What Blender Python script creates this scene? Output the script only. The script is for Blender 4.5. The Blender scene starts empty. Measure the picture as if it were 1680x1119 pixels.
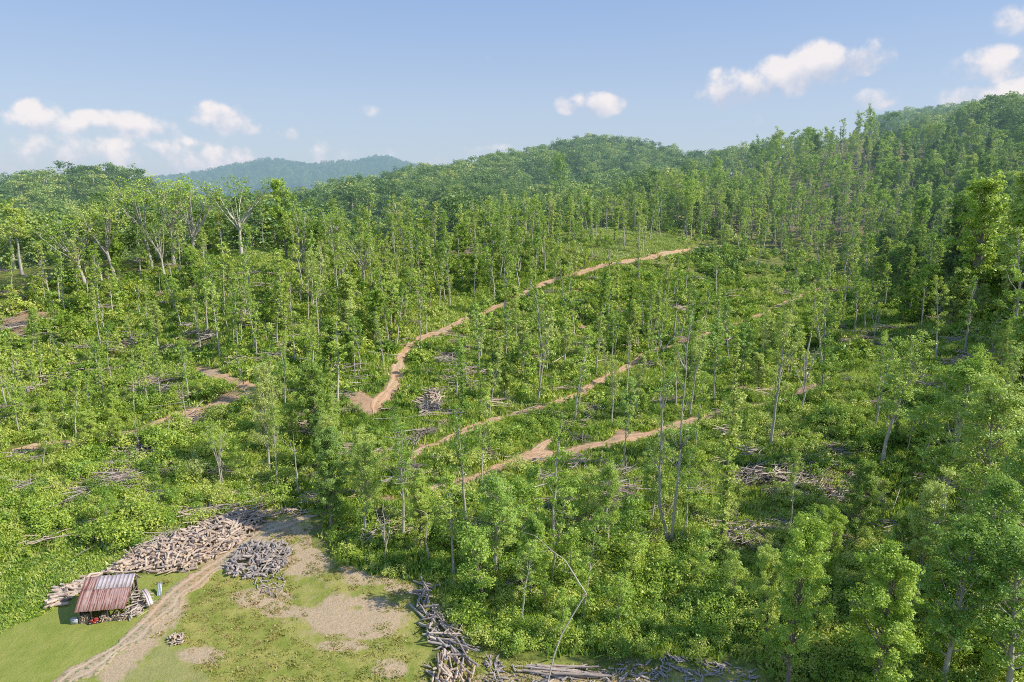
import bpy, math, random
import numpy as np
from mathutils import Vector, Matrix
PI = math.pi
TH = math.radians(13.0)          # camera pitch below the horizon
CAMZ = 50.0
FPX = 1120.0                     # focal length in pixels of the 1680 wide photograph
CT, ST = math.cos(TH), math.sin(TH)
col = bpy.context.scene.collection
random.seed(3)

# ------------------------------------------------------------------ numpy noise
def _hash(i, j, s):
    h = (i.astype(np.int64) * 374761393 + j.astype(np.int64) * 668265263 + s * 974634777) & 0xffffffff
    h = ((h ^ (h >> 13)) * 1274126177) & 0xffffffff
    return ((h ^ (h >> 16)) & 0xffff) / 65535.0
def vnoise(x, y, s=0):
    xi = np.floor(x); yi = np.floor(y)
    fx = x - xi; fy = y - yi
    fx = fx * fx * (3 - 2 * fx); fy = fy * fy * (3 - 2 * fy)
    a = _hash(xi, yi, s); b = _hash(xi + 1, yi, s); c = _hash(xi, yi + 1, s); d = _hash(xi + 1, yi + 1, s)
    return (a + (b - a) * fx) * (1 - fy) + (c + (d - c) * fx) * fy - 0.5
def fbm(x, y, s=0, o=4):
    r = 0; a = 1.0
    for k in range(o):
        r = r + a * vnoise(x * 2 ** k, y * 2 ** k, s + k * 7)
        a *= 0.5
    return r
def sstep(x, a, b):
    t = np.clip((x - a) / (b - a), 0, 1)
    return t * t * (3 - 2 * t)

# ------------------------------------------------------------------ photo <-> world
def ray(px, py):
    u = (px - 840.0) / FPX; v = (559.5 - py) / FPX
    return u, CT + v * ST, -ST + v * CT
def project(x, y, z):
    zr = CAMZ - z
    d = y * CT + zr * ST
    c = -zr * CT + y * ST
    d = np.where(d < 1, 1, d) if isinstance(d, np.ndarray) else max(d, 1)
    return 840 + FPX * x / d, 559.5 - FPX * c / d

# ------------------------------------------------------------------ terrain heights
CP = []                                     # (x, y, z)
def cp(px, py, Y):
    dx, dy, dz = ray(px, py); t = Y / dy
    CP.append((dx * t, Y, CAMZ + dz * t))
def cz(px, Y, z):
    CP.append(((px - 840) / FPX * Y, Y, z))
# valley floor
for px in (-500, -100, 200, 500, 800, 1100, 1400, 1700, 2100):
    for Y in (45, 60): cz(px, Y, 0.0)
for px in (-300, 0, 250, 450): cz(px, 78, 0.2)
for px in (700, 900, 1100, 1300): cz(px, 76, 0.3)
cz(1550, 76, 3.0); cz(1750, 76, 7.0)
for a in range(-150, 181, 30):
    if abs(a) > 50:
        for r in (40, 120, 500, 3000): CP.append((r * math.sin(math.radians(a)), r * math.cos(math.radians(a)), 0.0 if a < 0 or r < 60 else r * 0.12 if r < 200 else 40))
# (px, py, Y) on visible slopes
for c in [(-200,735,110),(-200,600,146),(-200,500,172),(-200,440,198),
          (100,850,93),(100,735,112),(100,600,146),(100,500,174),(60,440,196),(150,425,205),
          (280,850,93),(280,735,113),(280,600,150),(280,500,178),(280,420,204),
          (420,850,93),(420,735,114),(420,640,131),(420,500,172),(420,414,203),
          (540,850,92),(540,740,114),(540,650,134),(540,560,160),(540,480,190),(540,425,215),
          (650,850,92),(650,760,110),(650,650,137),(650,560,168),(650,500,194),(650,440,222),(650,400,245),
          (900,850,91),(900,745,114),(900,650,140),(900,550,176),(900,460,218),(900,385,262),
          (770,560,172),(770,470,212),(770,400,248),(1000,380,266),
          (1100,880,88),(1100,720,119),(1100,620,152),(1100,560,181),(1100,480,218),(1100,410,254),(1100,345,320),
          (1250,880,88),(1250,700,118),(1250,620,150),(1250,560,178),(1250,480,224),(1250,410,270),(1250,328,360),(1250,280,410),
          (1400,900,86),(1400,760,104),(1400,640,128),(1400,560,168),(1400,500,202),(1400,430,250),(1400,350,310),(1400,280,370),(1420,226,425),
          (1550,900,84),(1550,760,101),(1550,640,124),(1550,560,158),(1550,500,190),(1550,440,225),(1550,340,300),(1550,260,365),(1550,228,410),
          (1700,900,80),(1700,760,95),(1700,640,113),(1700,560,136),(1700,480,165),(1700,400,205),(1700,330,270),(1700,250,345),(1700,205,400),
          (1900,760,88),(1900,600,118),(1900,450,165),(1900,330,240),(1900,220,340)]: cp(*c)
# hidden hollows behind the crests
for c in [(-200,250,12),(60,255,10),(280,260,8),(420,265,8),(540,275,10),(650,300,14),(280,330,14),(-200,320,20),
          (770,300,20),(900,320,22),(1000,330,28),(1100,400,36),(1250,520,60),(1420,540,70),(1600,520,80)]: cz(*c)
# hills behind
for c in [(-200,336,400),(0,346,400),(130,324,405),(210,324,410),(270,366,420),(350,378,440),(450,374,440),
          (520,358,450),(600,338,480),(700,315,530),(800,300,560),(880,280,620),(950,262,650),(1020,264,670),(1080,280,700),(1150,308,720),
          (600,372,360),(700,366,380),(850,348,430),(950,322,500),(1050,322,520),(1200,302,720),
          (1300,259,760),(1450,212,860),(1640,206,900),(1750,190,900),(1900,162,900),
          ]: cp(*c)
for c in [(-200,560,10),(130,560,10),(400,600,5),(600,650,20),(800,760,30),(950,850,40),(1150,900,50),(1450,1150,60),(1700,1200,80),
          (100,1500,0),(430,1400,0),(700,1500,0),(1000,1500,20),(-300,1500,0)]: cz(*c)
for c in [(-300,327,2500),(0,327,2500),(200,315,2500),(260,301,2500),(340,296,2550),(400,281,2600),(440,276,2600),(500,280,2600),(560,281,2600),(620,268,2650),(660,275,2650),(760,289,2700),
          (900,299,2700),(1200,299,2700),(1600,289,2700),(2000,289,2700)]: cp(*c)
for px in (-300, 200, 700, 1200, 1700, 2200): cz(px, 3400, 0); cz(px, 6000, 0)
CP = np.array(CP)
KP = 1.6
def warp(x, y):
    return np.arctan2(x, y) * KP, np.log(np.maximum(np.hypot(x, y), 40.0))
def _basis(a, b): return np.sqrt(a * a + b * b + 0.0009)
_cu, _cv = warp(CP[:, 0], CP[:, 1])
_A = _basis(_cu[:, None] - _cu[None], _cv[:, None] - _cv[None])
# heights are interpolated as slope against distance, so near detail is kept
_r = np.maximum(np.hypot(CP[:, 0], CP[:, 1]), 40)
_A = _A - np.eye(len(CP)) * 0.0
_w = np.linalg.solve(_A - 1e-6 * np.eye(len(CP)), CP[:, 2] / _r)
def H(x, y):
    x = np.asarray(x, float); y = np.asarray(y, float)
    sh = x.shape; x = x.ravel(); y = y.ravel()
    out = np.zeros(len(x))
    for k in range(0, len(x), 40000):
        a, b = warp(x[k:k + 40000], y[k:k + 40000])
        out[k:k + 40000] = _basis(a[:, None] - _cu[None], b[:, None] - _cv[None]) @ _w
    r = np.maximum(np.hypot(x, y), 40)
    z = out * r
    m = sstep(r, 88, 130)
    z += m * (1.6 * fbm(x / 22, y / 22, 1, 3) + 0.5 * fbm(x / 5, y / 5, 5, 2)) + 0.12 * fbm(x / 7, y / 7, 9, 3)
    z += sstep(r, 330, 600) * 5.5 * fbm(x / 90, y / 90, 2, 4)
    z += sstep(r, 1200, 2200) * 24 * fbm(x / 300, y / 300, 4, 5)
    return z.reshape(sh)
def h1(x, y): return float(H(np.array([x]), np.array([y]))[0])
_TR = np.concatenate([np.arange(40, 340, 0.5), np.geomspace(340, 3400, 500)])
def P(px, py):
    """the points of the ground seen at these pixels of the photograph"""
    px = np.atleast_1d(np.asarray(px, float)); py = np.atleast_1d(np.asarray(py, float))
    dx, dy, dz = ray(px, py)
    dx = dx / dy + 0 * dz; dzz = dz / dy
    X = dx[:, None] * _TR; Y = _TR[None] + 0 * X; Z = CAMZ + dzz[:, None] * _TR
    D = Z - H(X, Y)
    hit = np.argmax(D < 0, axis=1); hit = np.where(D.min(axis=1) < 0, hit, len(_TR) - 1)
    hit = np.maximum(hit, 1)
    i = np.arange(len(px))
    a = D[i, hit - 1]; b = D[i, hit]
    t = np.clip(a / np.where(a - b == 0, 1, a - b), 0, 1)
    yy = _TR[hit - 1] + t * (_TR[hit] - _TR[hit - 1])
    xx = dx * yy
    return np.stack([xx, yy, H(xx, yy)], 1)
def P1(px, py): return P(px, py)[0]
def inpoly(px, py, poly):
    px = np.asarray(px); py = np.asarray(py)
    c = np.zeros(px.shape, bool); n = len(poly)
    for i in range(n):
        x1, y1 = poly[i]; x2, y2 = poly[(i + 1) % n]
        if y1 == y2: continue
        c ^= ((y1 > py) != (y2 > py)) & (px < (x2 - x1) * (py - y1) / (y2 - y1) + x1)
    return c
def segdist(px, py, pts):
    d = np.full(np.shape(px), 1e9)
    for (x1, y1), (x2, y2) in zip(pts[:-1], pts[1:]):
        vx, vy = x2 - x1, y2 - y1
        t = np.clip(((px - x1) * vx + (py - y1) * vy) / (vx * vx + vy * vy + 1e-9), 0, 1)
        d = np.minimum(d, np.hypot(px - x1 - t * vx, py - y1 - t * vy))
    return d

# photo-space outlines of the open ground (used to lay out the world below)
YARD = [(-400,1400),(-400,1050),(-60,1052),(60,1010),(95,985),(190,950),(250,938),(330,900),(400,852),(470,838),(508,846),(512,900),(560,925),(640,945),(690,955),
        (684,1010),(705,1060),(700,1130),(740,1400)]
MEADOW = [(-400,1060),(-400,960),(-20,925),(90,905),(190,900),(240,915),(180,950),(95,985),(60,1010),(-60,1060)]
CUTVERGE = [(690,1090),(760,1075),(900,1085),(1130,1095),(1250,1100),(1300,1400),(690,1400)]

# ------------------------------------------------------------------ roads (photo polylines -> ground)
ROADS = {
 'gravel_drive': dict(px=[(60,1180),(110,1119),(180,1072),(245,1022),(290,975),(345,935),(400,897),(440,868),(490,853),(520,846)], w=3.0, kind='drive',
     label='pale gravel drive curving past the log piles'),
 'clay_road_upper': dict(px=[(612,680),(628,650),(650,625),(652,605),(664,575),(690,556),(730,540),(765,524),(800,510),(840,492),(880,470),(925,455),(985,437),(1040,427),(1090,416),(1135,410),(1190,402)], w=2.8, kind='clay', label=''),
 'clay_road_middle': dict(px=[(660,760),(700,735),(760,708),(800,692),(860,675),(905,662),(950,645),(990,620),(1025,604),(1060,580),(1115,562),(1160,548),(1205,532),(1250,515),(1300,492),(1360,470)], w=2.1, kind='clay', label=''),
 'clay_road_lower': dict(px=[(680,815),(760,790),(830,765),(870,748),(930,742),(985,728),(1050,715),(1120,695),(1190,676),(1250,665),(1300,652),(1345,628),(1395,612)], w=3.3, kind='clay', label=''),
 'skid_track': dict(px=[(800,772),(850,754),(878,738),(896,727),(915,716)], w=1.6, kind='clay', label=''),
 'clay_road_left': dict(px=[(20,738),(70,733),(130,727),(190,718),(240,705),(290,685),(340,670),(395,650)], w=3.4, kind='clay', label=''),
 'clay_road_left_upper': dict(px=[(395,650),(414,636),(380,624),(345,612),(322,602)], w=3.2, kind='clay', label=''),
 'clay_road_far': dict(px=[(1330,372),(1380,360),(1440,348)], w=3.2, kind='grass', label=''),
}
CLAY_PATCHES = [(595,660,36,15,-.15),(648,640,14,22,.3),(712,672,26,12,.1),(455,652,0,0,0),(1212,635,16,8,.1),(1030,708,22,9,0),(1118,556,12,9,0),
                (890,756,18,5,.1),(700,730,14,5,.3),(40,530,24,16,.2),(730,548,16,6,.2),(590,645,12,8,0),(375,652,20,8,.3),(300,690,26,6,.3),
                (900,542,18,6,0),(640,815,20,6,.1),(1660,540,0,0,0)]
def smooth_poly(pts, n=6):
    pts = np.array(pts, float); out = []
    for i in range(len(pts) - 1):
        p0 = pts[max(i - 1, 0)]; p1 = pts[i]; p2 = pts[i + 1]; p3 = pts[min(i + 2, len(pts) - 1)]
        for k in range(n):
            t = k / n
            out.append(0.5 * ((2 * p1) + (-p0 + p2) * t + (2 * p0 - 5 * p1 + 4 * p2 - p3) * t * t + (-p0 + 3 * p1 - 3 * p2 + p3) * t ** 3))
    out.append(pts[-1]); return np.array(out)
for k, r in ROADS.items():
    w = P(*np.array(r['px'], float).T)
    xy = smooth_poly(w[:, :2], 8)
    seg = np.r_[0, np.cumsum(np.hypot(*np.diff(xy, axis=0).T))]
    s = np.arange(0, seg[-1], 0.5)
    r['xy'] = np.stack([np.interp(s, seg, xy[:, 0]), np.interp(s, seg, xy[:, 1])], 1)
    r['s'] = s
def road_clear(x, y, extra=0.5):
    """True where no road runs"""
    ok = np.ones(x.shape, bool)
    for r in ROADS.values():
        d = segdist(x, y, r['xy'][::6].tolist() + [r['xy'][-1].tolist()])
        ok &= d > r['w'] * 0.5 + extra
    return ok
_rp = random.Random(9)
CLAY_PATCHES += [(_rp.uniform(20, 1640), _rp.uniform(470, 860), _rp.uniform(5, 16), _rp.uniform(2, 5), 0) for _ in range(46)]
_pat = []
SLASHC = [(1260,785,42,14),(1385,800,50,20),(1205,888,30,16),(196,790,30,9),(1335,752,26,8),(1010,812,36,14),(1420,560,50,14),(1590,590,45,16),(730,585,26,9),(60,535,34,14),
          (240,745,34,9),(310,692,26,8),(270,642,26,8),(885,735,16,6),(765,412,28,5),(975,560,24,8),(1110,505,26,7),(735,552,20,6),(1560,640,30,10),(1640,800,22,24),(330,560,26,8),(150,610,24,6),(450,400,40,4),(960,870,20,9),(520,700,20,6)]
_sl = []
for (px, py, a, b, ro) in CLAY_PATCHES:
    if a: 
        c = P1(px, py); e = P1(px + a, py)
        dd = math.hypot(c[0], c[1] * CT + (CAMZ - c[2]) * ST)
        _pat.append((c[0], c[1], a / FPX * dd, max(b / FPX * dd * 2.2, 1.0)))
for (px, py, a, b) in SLASHC:
    c = P1(px, py); dd = math.hypot(c[0], c[1] * CT + (CAMZ - c[2]) * ST); _sl.append((c[0], c[1], a / FPX * dd, b / FPX * dd * 2.4))
def slash_mask(x, y):
    m = np.zeros(x.shape)
    for (cx, cy, a, b) in _sl:
        q = ((x - cx) / a) ** 2 + ((y - cy) / b) ** 2 + fbm(x / 3, y / 3, 37, 3) * 1.2
        m = np.maximum(m, 1 - sstep(q, 0.6, 1.3))
    return m
def patch_mask(x, y):
    m = np.zeros(x.shape)
    for (cx, cy, a, b) in _pat:
        q = ((x - cx) / a) ** 2 + ((y - cy) / b) ** 2 + fbm(x / 2.2, y / 2.2, 31, 3) * 1.1
        m = np.maximum(m, 1 - sstep(q, 0.6, 1.15))
    return m

# ------------------------------------------------------------------ materials
def newmat(name):
    m = bpy.data.materials.new(name); m.use_nodes = True
    nt = m.node_tree; nt.nodes.clear(); return m, nt
def N(nt, typ, **kw):
    n = nt.nodes.new(typ)
    for k, v in kw.items(): setattr(n, k, v)
    return n
def L(nt, a, b): nt.links.new(a, b)
def math_(nt, op, a, b=None, c=None, clamp=False):
    n = N(nt, 'ShaderNodeMath', operation=op); n.use_clamp = clamp
    for i, v in enumerate((a, b, c)):
        if v is None: continue
        if isinstance(v, (int, float)): n.inputs[i].default_value = v
        else: L(nt, v, n.inputs[i])
    return n.outputs[0]
def mixc(nt, f, a, b):
    n = N(nt, 'ShaderNodeMix', data_type='RGBA')
    for s, v in ((n.inputs[0], f), (n.inputs[6], a), (n.inputs[7], b)):
        if isinstance(v, (int, float)): s.default_value = v
        elif isinstance(v, tuple): s.default_value = (*v, 1)
        else: L(nt, v, s)
    return n.outputs[2]
def mixs(nt, f, a, b):
    n = N(nt, 'ShaderNodeMixShader')
    if isinstance(f, (int, float)): n.inputs[0].default_value = f
    else: L(nt, f, n.inputs[0])
    L(nt, a, n.inputs[1]); L(nt, b, n.inputs[2]); return n.outputs[0]
def noise(nt, vec, scale, detail=4, rough=0.6):
    n = N(nt, 'ShaderNodeTexNoise'); n.inputs['Scale'].default_value = scale
    n.inputs['Detail'].default_value = detail; n.inputs['Roughness'].default_value = rough
    if vec is not None: L(nt, vec, n.inputs['Vector'])
    return n.outputs['Fac']
def maprange(nt, v, a, b, c=0.0, d=1.0):
    n = N(nt, 'ShaderNodeMapRange'); L(nt, v, n.inputs[0])
    for i, q in enumerate((a, b, c, d)): n.inputs[i + 1].default_value = q
    return n.outputs[0]
HAZE_GLOW = (0.28, 0.42, 0.56)
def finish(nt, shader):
    """air haze painted into the surfaces themselves as a glow: grows with world distance from the valley yard"""
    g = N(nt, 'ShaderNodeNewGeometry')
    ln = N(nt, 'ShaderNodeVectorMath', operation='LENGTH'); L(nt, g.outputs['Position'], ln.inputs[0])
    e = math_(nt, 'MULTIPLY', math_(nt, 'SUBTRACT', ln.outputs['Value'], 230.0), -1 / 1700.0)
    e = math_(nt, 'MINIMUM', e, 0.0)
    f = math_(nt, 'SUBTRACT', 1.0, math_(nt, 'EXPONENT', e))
    em = N(nt, 'ShaderNodeEmission'); em.inputs[0].default_value = (*HAZE_GLOW, 1); em.inputs[1].default_value = 1.0  # haze colour glows from the surface itself, no volume of air
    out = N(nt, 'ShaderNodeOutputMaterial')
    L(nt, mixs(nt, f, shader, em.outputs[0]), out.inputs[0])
def leaf_mat(name, stops, trans=0.33, gain=1.86):
    stops = [(q, (min(.60, c[0] * gain * 1.30), min(.66, c[1] * gain * 1.04), c[2] * gain * 1.15)) for q, c in stops]
    m, nt = newmat(name)
    oi = N(nt, 'ShaderNodeObjectInfo')
    at = N(nt, 'ShaderNodeAttribute', attribute_name='tone')
    g = N(nt, 'ShaderNodeNewGeometry')
    big = noise(nt, g.outputs['Position'], 0.035, 3)
    v = math_(nt, 'MULTIPLY_ADD', oi.outputs['Random'], 0.62, math_(nt, 'MULTIPLY_ADD', big, 1.1, -0.47))
    v = math_(nt, 'MULTIPLY_ADD', at.outputs['Fac'], 0.42, v, clamp=True)
    rp = N(nt, 'ShaderNodeValToRGB'); L(nt, v, rp.inputs[0])
    el = rp.color_ramp.elements
    while len(el) < len(stops): el.new(0.5)
    for e, (p, c) in zip(el, stops): e.position = p; e.color = (*c, 1)
    d = N(nt, 'ShaderNodeBsdfDiffuse'); L(nt, rp.outputs[0], d.inputs[0])
    t = N(nt, 'ShaderNodeBsdfTranslucent')
    L(nt, mixc(nt, 0.35, rp.outputs[0], (0.50, 0.62, 0.06)), t.inputs[0])
    s = mixs(nt, trans, d.outputs[0], t.outputs[0])
    gl = N(nt, 'ShaderNodeBsdfGlossy'); gl.inputs['Roughness'].default_value = 0.45; gl.inputs[0].default_value = (0.9, 0.95, 0.9, 1)
    s = mixs(nt, 0.035, s, gl.outputs[0])
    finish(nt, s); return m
def wood_mat(name, a, b, c=None, scale=1.5, stretch=6):
    m, nt = newmat(name)
    tc = N(nt, 'ShaderNodeTexCoord'); mp = N(nt, 'ShaderNodeMapping'); L(nt, tc.outputs['Object'], mp.inputs[0])
    mp.inputs['Scale'].default_value = (stretch, stretch, 1)
    oi = N(nt, 'ShaderNodeObjectInfo')
    n = noise(nt, mp.outputs[0], scale, 5, 0.65)
    f = math_(nt, 'MULTIPLY_ADD', oi.outputs['Random'], 0.5, math_(nt, 'MULTIPLY_ADD', n, 1.7, -0.6), clamp=True)
    cc = mixc(nt, f, a, b)
    if c: cc = mixc(nt, maprange(nt, noise(nt, tc.outputs['Object'], 0.6, 3), 0.55, 0.7), cc, c)
    p = N(nt, 'ShaderNodeBsdfPrincipled'); L(nt, cc, p.inputs['Base Color']); p.inputs['Roughness'].default_value = 0.85
    bp = N(nt, 'ShaderNodeBump'); bp.inputs['Strength'].default_value = 0.5; bp.inputs['Distance'].default_value = 0.03
    L(nt, n, bp.inputs['Height']); L(nt, bp.outputs[0], p.inputs['Normal'])
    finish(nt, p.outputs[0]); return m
def flat_mat(name, a, b, scale=3, rough=0.7, metal=0.0, lo=0.4, hi=0.65):
    m, nt = newmat(name)
    tc = N(nt, 'ShaderNodeTexCoord')
    cc = mixc(nt, maprange(nt, noise(nt, tc.outputs['Object'], scale, 5), lo, hi), a, b)
    p = N(nt, 'ShaderNodeBsdfPrincipled'); L(nt, cc, p.inputs['Base Color'])
    p.inputs['Roughness'].default_value = rough; p.inputs['Metallic'].default_value = metal
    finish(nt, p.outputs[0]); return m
M = {}
M['leaf'] = leaf_mat('leaf_green', [(0.0, (0.070, 0.150, 0.022)), (0.35, (0.125, 0.245, 0.032)), (0.65, (0.205, 0.345, 0.045)), (1.0, (0.330, 0.450, 0.080))])
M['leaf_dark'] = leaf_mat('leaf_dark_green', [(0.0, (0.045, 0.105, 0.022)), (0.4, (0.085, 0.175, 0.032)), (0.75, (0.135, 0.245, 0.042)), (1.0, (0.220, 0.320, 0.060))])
M['leaf_pale'] = leaf_mat('leaf_pale_green', [(0.0, (0.095, 0.200, 0.034)), (0.4, (0.160, 0.295, 0.048)), (0.75, (0.235, 0.385, 0.070)), (1.0, (0.330, 0.460, 0.105))])
M['leaf_forest'] = leaf_mat('forest_green', [(0.0, (0.020, 0.062, 0.022)), (0.35, (0.058, 0.130, 0.032)), (0.7, (0.130, 0.230, 0.050)), (1.0, (0.250, 0.330, 0.075))])
M['yard'] = leaf_mat('yard_grass', [(0.0, (0.16, 0.24, 0.04)), (0.4, (0.23, 0.31, 0.055)), (0.75, (0.31, 0.34, 0.08)), (1.0, (0.38, 0.33, 0.15))], .3, 1.0)
M['brush'] = leaf_mat('brush_green', [(0.0, (0.030, 0.085, 0.014)), (0.3, (0.085, 0.190, 0.024)), (0.6, (0.190, 0.330, 0.038)), (0.82, (0.310, 0.420, 0.060)), (1.0, (0.400, 0.440, 0.110))], .30, 1.62)
M['grass'] = leaf_mat('grass_blade', [(0.0, (0.08, 0.17, 0.03)), (0.4, (0.16, 0.26, 0.045)), (0.75, (0.27, 0.34, 0.07)), (1.0, (0.44, 0.40, 0.16))], 0.3)
M['bark'] = wood_mat('pale_bark', (0.34, 0.31, 0.25), (0.66, 0.61, 0.51), (0.20, 0.19, 0.14))
M['bark_dark'] = wood_mat('dark_bark', (0.12, 0.10, 0.08), (0.34, 0.29, 0.24))
M['log'] = wood_mat('weathered_log', (0.28, 0.20, 0.14), (0.74, 0.60, 0.47), scale=1.2)
M['log_grey'] = wood_mat('grey_log', (0.20, 0.165, 0.14), (0.58, 0.50, 0.43), scale=1.2)
M['cut'] = flat_mat('cut_wood_end', (0.62, 0.48, 0.33), (0.42, 0.30, 0.2), 8)

def clay_mat(name, a, b, c, green, gscale):
    m, nt = newmat(name)
    g = N(nt, 'ShaderNodeNewGeometry'); ac = N(nt, 'ShaderNodeAttribute', attribute_name='across')
    n1 = noise(nt, g.outputs['Position'], 0.5, 6, 0.7); n2 = noise(nt, g.outputs['Position'], 2.6, 5, 0.7); n3 = noise(nt, g.outputs['Position'], 0.13, 3)
    cc = mixc(nt, maprange(nt, n1, 0.35, 0.65), a, b)
    cc = mixc(nt, maprange(nt, n3, 0.5, 0.68), cc, c)
    # wheel ruts left and right of the crown
    rut = math_(nt, 'ABSOLUTE', math_(nt, 'SUBTRACT', math_(nt, 'ABSOLUTE', ac.outputs['Fac']), 0.42))
    rutf = maprange(nt, rut, 0.20, 0.05)
    rc = tuple(q * 1.12 for q in a)
    cc = mixc(nt, math_(nt, 'MULTIPLY', rutf, 0.5), cc, rc)
    weeds = math_(nt, 'MULTIPLY', math_(nt, 'SUBTRACT', 1.0, rutf), maprange(nt, n2, 0.62 - green, 0.72 - green))
    cc = mixc(nt, math_(nt, 'MULTIPLY', weeds, 0.85), cc, (0.13, 0.17, 0.045))
    cc = mixc(nt, math_(nt, 'MULTIPLY', maprange(nt, n2, 0.5, 0.35), 0.4), cc, tuple(q * 0.55 for q in b))
    p = N(nt, 'ShaderNodeBsdfPrincipled'); L(nt, cc, p.inputs['Base Color']); p.inputs['Roughness'].default_value = 0.95
    bp = N(nt, 'ShaderNodeBump'); bp.inputs['Strength'].default_value = 0.7; bp.inputs['Distance'].default_value = 0.15
    L(nt, n2, bp.inputs['Height']); L(nt, bp.outputs[0], p.inputs['Normal'])
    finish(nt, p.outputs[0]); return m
M['clay'] = clay_mat('orange_clay', (0.66, 0.41, 0.25), (0.46, 0.27, 0.15), (0.56, 0.42, 0.27), 0.10, 1)
M['drive'] = clay_mat('pale_gravel', (0.60, 0.46, 0.31), (0.42, 0.31, 0.19), (0.56, 0.35, 0.19), 0.13, 1)
M['grassroad'] = clay_mat('grassed_track', (0.22, 0.25, 0.07), (0.16, 0.2, 0.05), (0.3, 0.28, 0.12), 0.1, 1)

def terrain_mat():
    m, nt = newmat('ground_cover')
    g = N(nt, 'ShaderNodeNewGeometry'); pos = g.outputs['Position']
    A = lambda n: N(nt, 'ShaderNodeAttribute', attribute_name=n).outputs['Fac']
    n1 = noise(nt, pos, 0.09, 5, 0.65); n2 = noise(nt, pos, 0.9, 6, 0.7); n3 = noise(nt, pos, 4.5, 5, 0.75); n4 = noise(nt, pos, 0.35, 4, 0.6)
    c = mixc(nt, maprange(nt, n2, 0.35, 0.65), (0.08, 0.11, 0.03), (0.24, 0.27, 0.06))
    c = mixc(nt, maprange(nt, n1, 0.42, 0.62), c, mixc(nt, maprange(nt, n2, 0.4, 0.6), (0.16, 0.19, 0.045), (0.30, 0.32, 0.08)))
    c = mixc(nt, math_(nt, 'MULTIPLY', maprange(nt, n4, 0.56, 0.68), 0.75), c, (0.27, 0.20, 0.12))
    lawn = mixc(nt, maprange(nt, n4, 0.38, 0.62), (0.26, 0.29, 0.055), (0.46, 0.40, 0.12))
    lawn = mixc(nt, math_(nt, 'MULTIPLY', maprange(nt, n3, 0.4, 0.62), 0.45), lawn, (0.16, 0.26, 0.04))
    lawn = mixc(nt, math_(nt, 'MULTIPLY', A('mown'), 0.6), lawn, mixc(nt, maprange(nt, n2, 0.3, 0.7), (0.23, 0.30, 0.055), (0.33, 0.36, 0.085)))
    c = mixc(nt, A('lawn'), c, lawn)
    tan = mixc(nt, maprange(nt, n3, 0.35, 0.65), (0.62, 0.48, 0.32), (0.42, 0.31, 0.17))
    tf = maprange(nt, math_(nt, 'MULTIPLY_ADD', n2, 1.0, math_(nt, 'MULTIPLY_ADD', n3, 0.5, A('tan'))), 1.12, 1.38)
    c = mixc(nt, tf, c, tan)
    c = mixc(nt, A('gravel'), c, mixc(nt, maprange(nt, n3, 0.35, 0.65), (0.54, 0.43, 0.30), (0.38, 0.29, 0.18)))
    clay = mixc(nt, maprange(nt, n2, 0.35, 0.65), (0.50, 0.33, 0.21), (0.36, 0.24, 0.15))
    c = mixc(nt, A('clay'), c, clay)
    c = mixc(nt, A('litter'), c, mixc(nt, maprange(nt, n3, .35, .65), (0.23, 0.16, 0.105), (0.36, 0.27, 0.18)))
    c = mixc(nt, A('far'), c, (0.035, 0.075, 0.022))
    p = N(nt, 'ShaderNodeBsdfPrincipled'); L(nt, c, p.inputs['Base Color']); p.inputs['Roughness'].default_value = 1.0
    p.inputs['Specular IOR Level'].default_value = 0.1
    bp = N(nt, 'ShaderNodeBump'); bp.inputs['Strength'].default_value = 0.8; bp.inputs['Distance'].default_value = 0.25
    L(nt, math_(nt, 'MULTIPLY_ADD', n3, 0.5, n2), bp.inputs['Height']); L(nt, bp.outputs[0], p.inputs['Normal'])
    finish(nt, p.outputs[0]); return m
M['ground'] = terrain_mat()

# ------------------------------------------------------------------ mesh helpers
def npmesh(name, verts, faces_idx, face_n, mats=(), fmat=None, smooth=False, attrs=None):
    """verts (n,3); faces_idx flat loops; face_n loops per face"""
    me = bpy.data.meshes.new(name)
    verts = np.asarray(verts, np.float32)
    me.vertices.add(len(verts)); me.vertices.foreach_set('co', verts.ravel())
    face_n = np.asarray(face_n, np.int32); fi = np.asarray(faces_idx, np.int32)
    me.loops.add(len(fi)); me.loops.foreach_set('vertex_index', fi)
    me.polygons.add(len(face_n))
    me.polygons.foreach_set('loop_start', np.r_[0, np.cumsum(face_n)[:-1]].astype(np.int32))
    me.polygons.foreach_set('loop_total', face_n)
    if fmat is not None: me.polygons.foreach_set('material_index', np.asarray(fmat, np.int32))
    if smooth: me.polygons.foreach_set('use_smooth', np.ones(len(face_n), bool))
    for m in mats: me.materials.append(m)
    for k, v in (attrs or {}).items():
        a = me.attributes.new(k, 'FLOAT', 'POINT'); a.data.foreach_set('value', np.asarray(v, np.float32))
    me.update(calc_edges=True); me.validate()
    return me
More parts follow.
